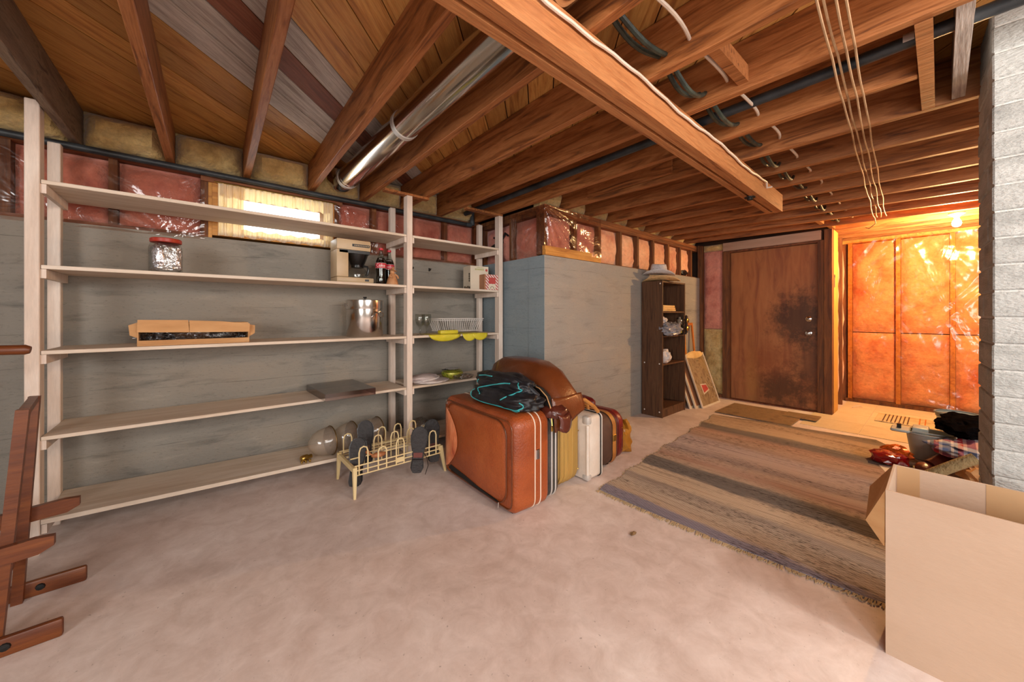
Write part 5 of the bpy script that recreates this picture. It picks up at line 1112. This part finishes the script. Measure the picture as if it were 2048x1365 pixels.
part('bag_body', blob((0, -0.03, -0.0), (0.17, 0.10, 0.075), 0.3, 3, 12, 4, None), 'grey_bag', jb, True)
jb.location.z = BZ[1]+0.075
solo('white_plastic_bag', blob((0, 0, 0.04), (0.07, 0.07, 0.045), 0.3, 3, 15, 3, 0.0), 'white_bag', 'small white plastic bag on top of the grey bag in the bookcase', 'bag', True, (4.0, 2.08, BZ[1]+0.135))
solo('stone_bottle', lathe([(0, 0), (0.05, 0.0), (0.058, 0.03), (0.05, 0.06), (0.02, 0.075), (0, 0.076)], 18), 'grey_cloth', 'rounded grey pot among the things on the middle bookcase shelf', 'pot', True, (4.13, 2.17, BZ[1]+0.14))
solo('dark_jar', lathe([(0, 0), (0.045, 0.0), (0.05, 0.05), (0.045, 0.10), (0.03, 0.12), (0.03, 0.14), (0, 0.14)], 18), 'grey_case', 'dark glass jar at the right of the middle bookcase shelf', 'jar', True, (4.27, 2.08, BZ[1]))
rk = thing('black_rack', 'black wire rack of small bottles sticking out of the bookcase', 'rack', (4.36, 2.02, BZ[1]+0.003))
for k in range(5): part('rack_wire', tube([(-0.045, -0.05-0.0*k, 0.01+0.045*k), (0.045, -0.05, 0.01+0.045*k), (0.045, 0.06, 0.01+0.045*k)], 0.005, 6), 'black_plastic', rk)
part('rack_post', tube([(0.045, -0.055, 0), (0.045, -0.055, 0.23)], 0.006, 6), 'black_plastic', rk); part('rack_post', tube([(-0.045, -0.055, 0), (-0.045, -0.055, 0.23)], 0.006, 6), 'black_plastic', rk)
part('rack_base', box((-0.05, -0.06, 0), (0.05, 0.06, 0.006)), 'black_plastic', rk)
for k, z in enumerate((0.015, 0.12)): part('small_bottle', xf(lathe([(0, 0), (0.025, 0), (0.027, 0.05), (0.012, 0.07), (0.012, 0.085), (0, 0.085)], 14), (0.0, 0.0, z)), 'amber_glass' if k else 'tin_green', rk, True)
fr_ = thing('hanging_mirror', 'small dark framed ornament with shiny ovals hung beside the bookcase', 'ornament', (4.475, 2.02, 0.93))
part('ornament_frame', rbox((-0.012, -0.045, 0), (0.012, 0.045, 0.21), 0.01, 2), 'dark_brown_cloth', fr_, True)
for z in (0.055, 0.15): part('ornament_oval', xf(lathe([(0.03, 0), (0.025, 0.005), (0, 0.008)], 16), (-0.002, -0.045, z), (PI/2, 0, 0)), 'brass', fr_, True)
solo('lower_plastic_bag', blob((0, 0, 0.075), (0.075, 0.085, 0.085), 0.28, 3, 21, 3, 0.0), 'white_bag', 'white plastic bag on the lower bookcase shelf', 'bag', True, (4.01, 2.05, BZ[2]))
def hat(name, label, loc, rot, m, crown_h, brim):
    t = thing(name, label, 'hat', loc, rot)
    def fn(s, t_):
        a = 2*PI*s; r = 0.085+brim*t_; curl = 0.045*t_*t_*abs(math.cos(a))**1.5-0.012*t_*abs(math.sin(a)); return (r*math.cos(a)*0.92, r*math.sin(a)*1.12, 0.012+curl)
    b_ = part('brim', grid(fn, 48, 8), m, t, True, ang=180); b_.modifiers.new('s', 'SOLIDIFY').thickness = 0.004
    secs = []
    for k, (z, q) in enumerate(((0.01, 1.0), (crown_h*0.35, 0.97), (crown_h*0.7, 0.90), (crown_h*0.92, 0.82), (crown_h, 0.70), (crown_h*0.97, 0.5), (crown_h*0.84, 0.15))):
        secs.append([(0.086*q*math.cos(2*PI*i/32)*0.92, 0.086*q*math.sin(2*PI*i/32)*1.12, z-0.012*(abs(math.cos(2*PI*i/32)) if k > 2 else 0)) for i in range(32)])
    part('crown', loft(secs), m, t, True, ang=80)
    return t
ht2 = hat('straw_hat', 'tan felt cowboy hat underneath, on top of the bookcase', (4.06, 2.10, BH+0.005), (0, 0, 0.5), 'straw_tan', 0.07, 0.10)
ht1 = hat('straw_hat', 'white woven straw hat on top of the tan hat', (4.04, 2.12, BH+0.082), (0.05, 0.0, 0.6), 'straw_white', 0.13, 0.075)
part('hat_band', xf(lathe([(0.0875, 0.02), (0.0865, 0.04)], 32), sc=(0.93, 1.13, 1)), 'straw_tan', ht1, True)
# frames leaning beside the bookcase
def leaning(name, label, x0, x1, yb, yt, h, wd, m, inner=None, cat='picture frame', group=None):
    t = thing(name, label, cat, ((x0+x1)/2, yb, 0), (-math.atan2(yt-yb, h), 0, 0), group)
    L = math.hypot(yt-yb, h); hw = (x1-x0)/2
    for g in (box((-hw, 0, 0), (-hw+wd, 0.016, L)), box((hw-wd, 0, 0), (hw, 0.016, L))): part('frame_stile', g, m, t)
    for g in (box((-hw+wd, 0, 0), (hw-wd, 0.016, wd)), box((-hw+wd, 0, L-wd), (hw-wd, 0.016, L))): part('frame_rail', g, m, t)
    if inner: part('picture', box((-hw+wd, 0.006, wd), (hw-wd, 0.010, L-wd)), inner, t)
    return t
mat('old_print', ['6e5434', '8e7450', 'a38a62', '5e4a30'], 7, rough=0.15, bump=0.15, bscale=6, dist=1.5, coat=0.5)
lf1 = leaning('framed_picture', 'old framed picture under glass with a red label, leaning foremost', 4.68, 5.22, 1.88, 2.10, 0.64, 0.022, 'frame_white', 'old_print')
part('red_ticket', prism([(-0.09, 0.17), (0.06, 0.20), (0.03, 0.26), (-0.10, 0.27)], 1, 0.0035, 0.006), 'print_red', lf1)
part('ticket_border', prism([(-0.11, 0.15), (0.08, 0.185), (0.04, 0.275), (-0.12, 0.285)], 1, 0.0045, 0.0062), 'frame_white', lf1)
part('ornate_top', blob((0.0, 0.008, 0.66), (0.25, 0.016, 0.045), 0.2, 5, 2, 3), 'towel', lf1, True)
leaning('framed_picture', 'whitish frame leaning second behind the glazed picture', 4.60, 5.10, 1.93, 2.14, 0.60, 0.03, 'frame_white', 'box_kraft', group='frames leaning in a stack')
leaning('framed_picture', 'whitish frame leaning third in the stack, closest to the bookcase', 4.54, 5.0, 1.97, 2.17, 0.57, 0.03, 'frame_white', 'box_kraft', group='frames leaning in a stack')
leaning('wooden_frame', 'orange wooden frame standing tall behind the leaning pictures', 4.87, 5.19, 2.13, 2.225, 1.04, 0.035, 'frame_orange', None, 'frame')  # plain empty wooden frame, like the next one
leaning('wooden_frame', 'pale yellow wooden frame between the orange frame and the bookcase', 4.68, 4.95, 2.15, 2.225, 0.98, 0.04, 'new_wood', None, 'frame')
solo('dark_bundle', blob((0, 0, 0.04), (0.10, 0.04, 0.05), 0.3, 3, 9, 3, 0.0), 'shoe_black', 'dark bundle lying on top of the concrete by the door wall', 'bundle', True, (5.1, YF+0.055, ZC+0.0135))

# ================================================================ big carton at the right
cx = thing('cardboard_carton', 'big open pale cardboard carton in the right foreground', 'box', (1.935, -0.17, 0))
x0, x1, y0, y1, H_ = -0.165, 0.165, -0.29, 0.29, 0.555
part('front_wall', box((x0, y0, 0.0), (x0+0.006, y1, H_)), 'carton_pale', cx)
part('back_wall', box((x1-0.006, y0, 0.0), (x1, y1, H_)), 'carton_pale', cx)
part('side_wall', box((x0+0.0061, y1-0.006, 0), (x1-0.0061, y1, H_)), 'carton_pale', cx)
part('side_wall', box((x0+0.0061, y0, 0), (x1-0.0061, y0+0.006, H_)), 'carton_pale', cx)
part('carton_bottom', box((x0+0.0061, y0+0.0061, 0), (x1-0.0061, y1-0.0061, 0.006)), 'carton_pale', cx)
fv = [(x1-0.01, y1+0.001, H_-0.002), (x0+0.005, y1+0.001, H_-0.002), (x0+0.004, y1+0.004, 0.36), (x0+0.03, y1+0.052, 0.42), (x1-0.02, y1+0.066, 0.45)]
fl_ = part('side_flap', (fv, [(0, 1, 3, 4), (1, 2, 3)]), 'cardboard', cx); fl_.modifiers.new('s', 'SOLIDIFY').thickness = 0.004
part('tape', box((x0-0.0008, -0.085, H_-0.105), (x0, 0.008, H_)), 'carton_tape', cx)
part('tape', box((x1-0.0068, -0.05, 0.25), (x1-0.006, 0.065, H_)), 'carton_tape', cx)
part('tape', box((x1-0.0068, 0.22, 0.25), (x1-0.006, 0.28, H_-0.002)), 'carton_tape', cx)

# ================================================================ clutter beyond the chimney
bu = thing('grey_bucket', 'grey plastic mop bucket beyond the cardboard carton', 'bucket', (4.40, 0.055, 0))
part('bucket_body', lathe([(0, 0.004), (0.095, 0.004), (0.10, 0.01), (0.128, 0.205), (0.136, 0.207), (0.136, 0.217), (0.124, 0.217), (0.096, 0.016), (0, 0.014)], 32), 'pail_grey', bu, True)
part('spout_tray', rbox((-0.12, 0.10, 0.205), (0.04, 0.21, 0.225), 0.008, 1), 'pail_grey', bu, True)
part('wringer', rbox((-0.09, 0.0, 0.205), (0.06, 0.09, 0.255), 0.012, 2), 'pail_grey', bu, True)
part('lever', box((-0.06, 0.15, 0.2255), (-0.03, 0.175, 0.26)), 'black_plastic', bu)
part('handle', tube([(0.0, -0.13, 0.20), (-0.10, -0.08, 0.225), (-0.13, 0.0, 0.23), (-0.10, 0.09, 0.225)], 0.006, 6), 'pail_grey', bu, True)
bp2 = thing('blue_pail', 'blue rimmed metal pail standing on the alcove tiles', 'bucket', (5.35, -0.105, 0.004))
part('pail_body', lathe([(0, 0.002), (0.10, 0.002), (0.135, 0.22), (0.14, 0.222), (0.128, 0.222), (0.095, 0.01), (0, 0.01)], 32), 'pail_grey', bp2, True)
part('pail_rim', tube([(0.139*math.cos(k*PI/18), 0.139*math.sin(k*PI/18), 0.226) for k in range(36)], 0.009, 8, True), 'pail_blue', bp2, True)
part('pail_band', lathe([(0.134, 0.19), (0.138, 0.214)], 32), 'pail_blue', bp2, True)
wb = thing('storage_crate', 'low dark wooden crate holding clothes behind the chimney', 'crate', (4.42, -0.30, 0))
for z in (0.01, 0.075): part('crate_slat', box((-0.25, 0.118, z), (0.25, 0.13, z+0.055)), 'dark_brown_cloth', wb); part('crate_slat', box((-0.25, -0.13, z), (0.25, -0.118, z+0.055)), 'dark_brown_cloth', wb)
for x in (-0.25, 0.238): part('crate_end', box((x, -0.1179, 0.0), (x+0.012, 0.1179, 0.13)), 'rack_wood', wb)
part('crate_bottom', box((-0.2379, -0.1179, 0), (0.2379, 0.1179, 0.01)), 'dark_brown_cloth', wb)
ps = solo('plaid_shirt', blob((0, 0, 0), (0.20, 0.20, 0.055), 0.3, 1.8, 31, 5, None, 1.0, 0.12), 'plaid', 'red white and blue plaid shirt heaped by the chimney', 'shirt', True, (4.12, -0.16, 0.195))
solo('fur_coat', blob((0, 0, 0), (0.30, 0.155, 0.075), 0.22, 2.2, 41, 5, None, 1.0, 0.12), 'black_fur', 'black furry coat lying on top of the clutter', 'coat', True, (4.45, -0.135, 0.30))
solo('crumpled_plastic', blob((0, 0, 0.09), (0.14, 0.14, 0.10), 0.35, 3.4, 51, 4, 0.0), 'bag_clear', 'crumpled clear plastic wrapping behind the black coat', 'wrapping', True, (5.30, -0.40, 0.004))
solo('clothes_bundle', blob((0, 0, 0.09), (0.26, 0.12, 0.10), 0.25, 2.4, 61, 4, 0.0, 0.8), 'cardboard', 'brown bundle underneath the plaid shirt', 'bundle', True, (4.05, -0.20, 0.0))
bt = thing('brown_boot', 'dark brown leather boot lying behind the cardboard carton', 'boot', (4.02, 0.03, 0))
bt.scale = (0.85, 0.85, 0.85)
part('boot_foot', blob((-0.06, 0.05, 0.05), (0.10, 0.055, 0.05), 0.1, 2, 4, 3, 0.004), 'maroon_leather', bt, True)
part('boot_shaft', tube([(0.0, 0.02, 0.06), (0.08, -0.04, 0.10), (0.18, -0.10, 0.13)], [0.052, 0.055, 0.06], 14), 'maroon_leather', bt, True)
part('boot_sole', prism([(-0.16, 0.05), (-0.13, 0.09), (-0.04, 0.10), (0.03, 0.06), (0.02, 0.0), (-0.06, 0.0), (-0.14, 0.015)], 2, 0, 0.006), 'shoe_sole', bt)
solo('carpet_roll', tube([(0, 0, 0), (0.02, -0.07, 0.062), (0.04, -0.15, 0.128), (0.06, -0.23, 0.19)], 0.033, 16), 'roll_beige', 'thin beige roll of carpet poking out behind the carton', 'roll', True, (3.70, 0.08, 0.045))
rp = thing('red_packet', 'shiny red foil packet with orange wrapping on the floor', 'packet', (4.05, 0.255, 0))
part('packet_body', blob((0, 0, 0.045), (0.09, 0.10, 0.05), 0.25, 2.2, 6, 3, 0.0, 0.8), 'red_foil', rp, False)
part('wrapping', blob((0.09, -0.03, 0.065), (0.08, 0.09, 0.06), 0.3, 3, 9, 3, 0.0), 'orange_foil', rp, False)
solo('paper_sheet', rbox((-0.10, -0.09, 0), (0.10, 0.09, 0.008), 0.003, 1), 'white_paint', 'whitish flat packet lying beside the red foil packet', 'packet', False, (3.86, 0.19, 0.0), (0, 0, 0.3))
solo('cable_end', tube([(0, 0, 0.004), (0.03, -0.02, 0.02), (0.08, -0.06, 0.025), (0.10, -0.08, 0.004)], 0.004, 6), 'white_cable', 'short white cable end curling up by the alcove corner', 'cable', True, (6.1, 0.70, 0.005))

# ================================================================ wooden folding rack at the left
wr = thing('wooden_rack', 'reddish brown wooden folding stand at the left edge', 'stand', (-0.50, 2.225, 0))
for s, y in ((-1, -0.155), (1, 0.155)):
    part('upright', beam((-0.03 if s < 0 else -0.055, y, 0.0), (0.03 if s < 0 else -0.012, y, 0.82), 0.022, 0.03, (1, 0, 0)), 'rack_wood', wr)
    part('foot', rbox((-0.55, y+0.012 if s > 0 else y-0.036, 0.0), (0.125, y+0.036 if s > 0 else y-0.012, 0.065), 0.008, 2), 'rack_wood', wr, True)
    part('mid_rail', prism([(-0.55, 0.27), (-0.2, 0.295), (0.07, 0.315), (0.105, 0.335), (0.105, 0.368), (0.06, 0.372), (-0.15, 0.355), (-0.55, 0.34)], 1, y+0.012*s, y+0.036*s), 'rack_wood', wr)
    part('bolt', xf(lathe([(0.014, 0), (0.012, 0.005), (0, 0.006)], 10), (0.0, y-0.036 if s < 0 else y+0.012, 0.035), (PI/2, 0, 0)), 'dark_metal', wr)
part('top_bar', beam((0.03, -0.145, 0.81), (-0.012, 0.145, 0.81), 0.024, 0.022), 'rack_wood', wr)
part('brace', beam((-0.08, -0.12, 0.06), (-0.055, 0.13, 0.22), 0.02, 0.04), 'rack_wood', wr)
part('lower_bar', beam((-0.12, -0.14, 0.30), (-0.12, 0.14, 0.30), 0.04, 0.02), 'rack_wood', wr)
part('rear_upright', beam((-0.48, 0.155, 0.0), (-0.44, 0.155, 1.02), 0.022, 0.055, (1, 0, 0)), 'rack_wood', wr)
part('arm_rest', tube([(-0.50, 0.155, 1.0), (-0.3, 0.155, 1.005), (-0.12, 0.155, 1.012), (-0.035, 0.155, 1.010), (-0.022, 0.155, 1.008)], [0.016, 0.017, 0.019, 0.020, 0.014], 12), 'rack_wood', wr, True)

for o in list(COL.objects):
    if o.parent is None and o.name.split('.')[0] == 'suitcase': o['group'] = 'suitcases standing in a row'
